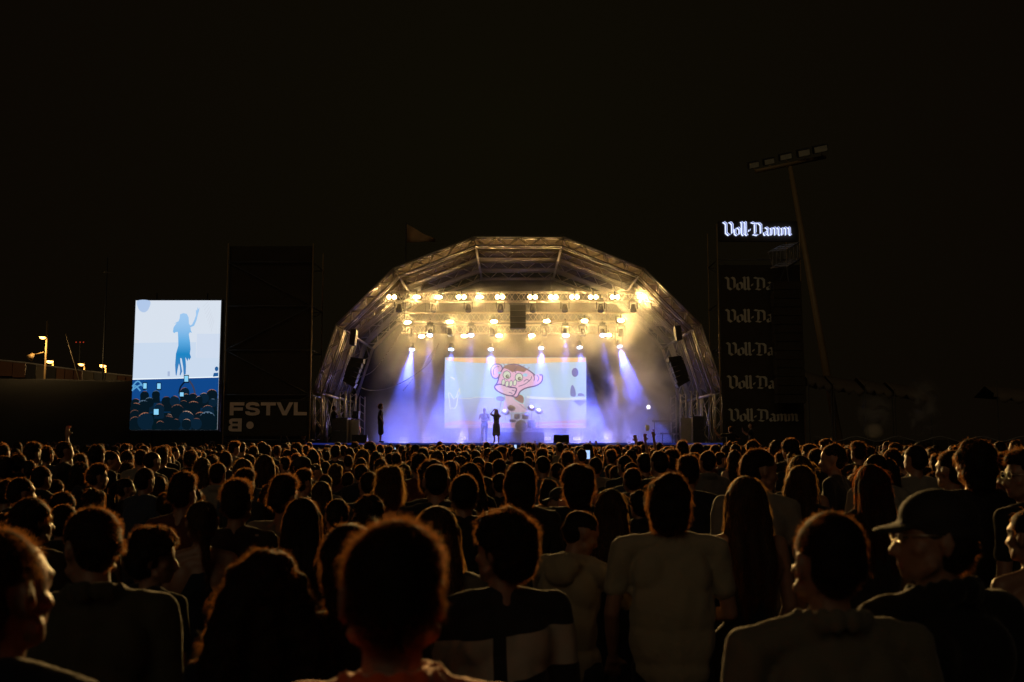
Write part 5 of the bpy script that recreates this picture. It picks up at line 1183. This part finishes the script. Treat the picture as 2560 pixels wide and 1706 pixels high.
raiser(1610, 1108, 22, {1: ((.25, .05, 1.62), (.21, .08, 1.90), (-.05, .05, 1)), -1: ((-.24, .1, 1.55), (-.14, .12, 1.80), (-.25, .1, 1))}, 'person throwing both arms up before the right stage wing', 'short')
mb = MB(); p = P(1619, 1072, 22); t = thing('cup', 'yellowish cup held up over the crowd by a raised hand', 'cup', (p.x, p.y+.02, p.z-.05)); mb.tube((0, 0, 0), (0, 0, .12), .034, .045, n=16); mb.build('beaker', mat('glowing_cup_plastic', (.85, .72, .40), .3, emis=(.8, .65, .3), es=.05), t, True)  # light on the cup is put into its plastic as faint emission
raiser(1590, 1112, 20, UPR, 'person with one arm raised left of the cup holder', 'curly')
raiser(1460, 1150, 17.2, PHU, 'person filming with a bright phone in the far rows', 'short', 'brightest phone of the crowd, held up under the video wall')
raiser(1322, 1118, 30, UPR, 'person raising a fist below the drum riser', 'short')
raiser(1460, 1116, 30, UPR, 'person raising a hand under the right screen corner', 'top')
raiser(1512, 1116, 30, UPL, 'person waving the left arm right of the video wall', 'short')
for i, (px, py, d, lb) in enumerate(((918, 1122, 33, 'faint phone held up under the left stage wing'), (985, 1116, 36, 'small phone held up right of the left performer'), (1112, 1117, 36, 'small phone under the left screen corner'), (1194, 1116, 34, 'blue lit phone left of the singer'), (1285, 1112, 30, 'phone held beside the stage monitor'), (1396, 1116, 34, 'white phone right of the drum riser'), (805, 1132, 28, 'tiny phone near the left speaker stack'), (1820, 1118, 30, 'pale phone under the gothic banner tower'))):
    raiser(px-4, py+14, d, PHU, 'person filming behind the '+lb.split(' held')[0].split(' left')[0].split(' under')[0].split(' near')[0].split(' right')[0]+', '+ORD[i]+' of those filming', 'short', lb)
raiser(118, 1112, 14, UPR, 'person pointing a finger up below the street lamps', 'short')

p = P(952, 1008, 46.9); o = make_person('performer in dark tee, long shorts and boots facing across the stage', H=(p.z-ZD)*1.75/1.815, hair='curly', cm=CB, bottom='shorts', arms={-1: ((-.20, -.10, 1.15), (-.16, .04, .93), (0, .1, -1)), 1: ((.20, -.02, 1.14), (.17, .12, .92), (0, .3, -1))}, vox=.012, ns=1600, sw=.002, seed=77)
place(o, (p.x, 46.9, ZD+.012), radians(-82))
p = P(1241, 1023, 48.2); o = make_person('singer in a dark midi dress with raised hands at centre stage', H=(p.z-ZD)*1.75/1.78, hair='wavy', sex='f', top='tee', cm=CB, bottom='skirt', yaw=.15, arms={-1: ((-.24, .16, 1.36), (-.08, .16, 1.58), (.3, .1, .8)), 1: ((.30, .10, 1.50), (.16, .05, 1.68), (-.6, 0, .5))}, vox=.012, ns=1800, sw=.002, seed=78)
place(o, (p.x, 48.2, ZD+.012), radians(174))
mb = MB(); t = thing('microphone', 'dark microphone in the hand of the singer', 'microphone', (p.x+.07, 48.2-.17, ZD+(p.z-ZD)*.88)); mb.tube((0, 0, -.1), (0, -.02, .06), .014, n=8); mb.sphere((0, -.025, .08), .025, n=8); mb.build('handle', M['black'], t, True)
p = P(1211, 1021, 52.0); o = make_person('hazy musician in pale shirt standing left of the singer', H=(p.z-ZD)*1.75/1.775, hair='short', cm=CG, arms={-1: ((-.26, .05, 1.18), (-.05, .24, 1.12), (1, .2, 0)), 1: ((.26, .08, 1.2), (.24, .28, 1.28), (-.5, .5, .4))}, vox=.014, ns=800, sw=.003, seed=79); place(o, (p.x, 52.0, ZD+.012), pi)
p = P(836, 1014, 48.3); o = make_person('sound man in dark tee behind the left speaker stack', H=(p.z-ZD)*1.75/1.775, hair='short', cm=CB, arms=PHN, vox=.014, ns=800, sw=.002, seed=80); place(o, (p.x, 48.3, ZD+.012), radians(-75))
p = P(1826, 1066, 38); hz = p.z-1.78; t = thing('camera_riser', 'dark riser carrying the man with raised elbows', 'platform', (p.x, 38, 0)); mb = MB(); mb.box((-.6, -.5, hz-.05), (.6, .5, hz)); mb.build('top', M['case'], t)
for sx_ in (-.55, .55):
    for sy_ in (-.45, .45): mb = MB(); mb.tube((sx_, sy_, 0), (sx_, sy_, hz-.05), .03, n=6); mb.build('leg', M['alu_dark'], t)
o = make_person('dark man with raised elbows before the gothic banner tower', H=1.76, hair='short', cm=CB, arms={-1: ((-.44, .05, 1.42), (-.56, .15, 1.60), (.4, .2, .8)), 1: ((.36, .05, 1.30), (.20, .20, 1.32), (-.5, .3, .4))}, vox=.014, ns=900, sw=.003, seed=81); place(o, (p.x, 38, hz+.005), .1)
p = P(1877, 1057, 43); hz = p.z-1.78; t = thing('side_platform', 'dark platform under the pale headed man', 'platform', (p.x, 43, 0)); mb = MB(); mb.box((-.8, -.6, hz-.06), (.9, .7, hz)); mb.build('top', M['case'], t)
for sx_ in (-.7, .8):
    for sy_ in (-.5, .6): mb = MB(); mb.tube((sx_, sy_, 0), (sx_, sy_, hz-.06), .03, n=6); mb.build('leg', M['alu_dark'], t)
o = make_person('cropped headed man side on before the gothic banner tower', H=1.76, hair='buzz', cm=CB, arms=PHN, vox=.014, ns=500, sw=.002, seed=82, hm=HL); place(o, (p.x, 43, hz+.005), radians(75))
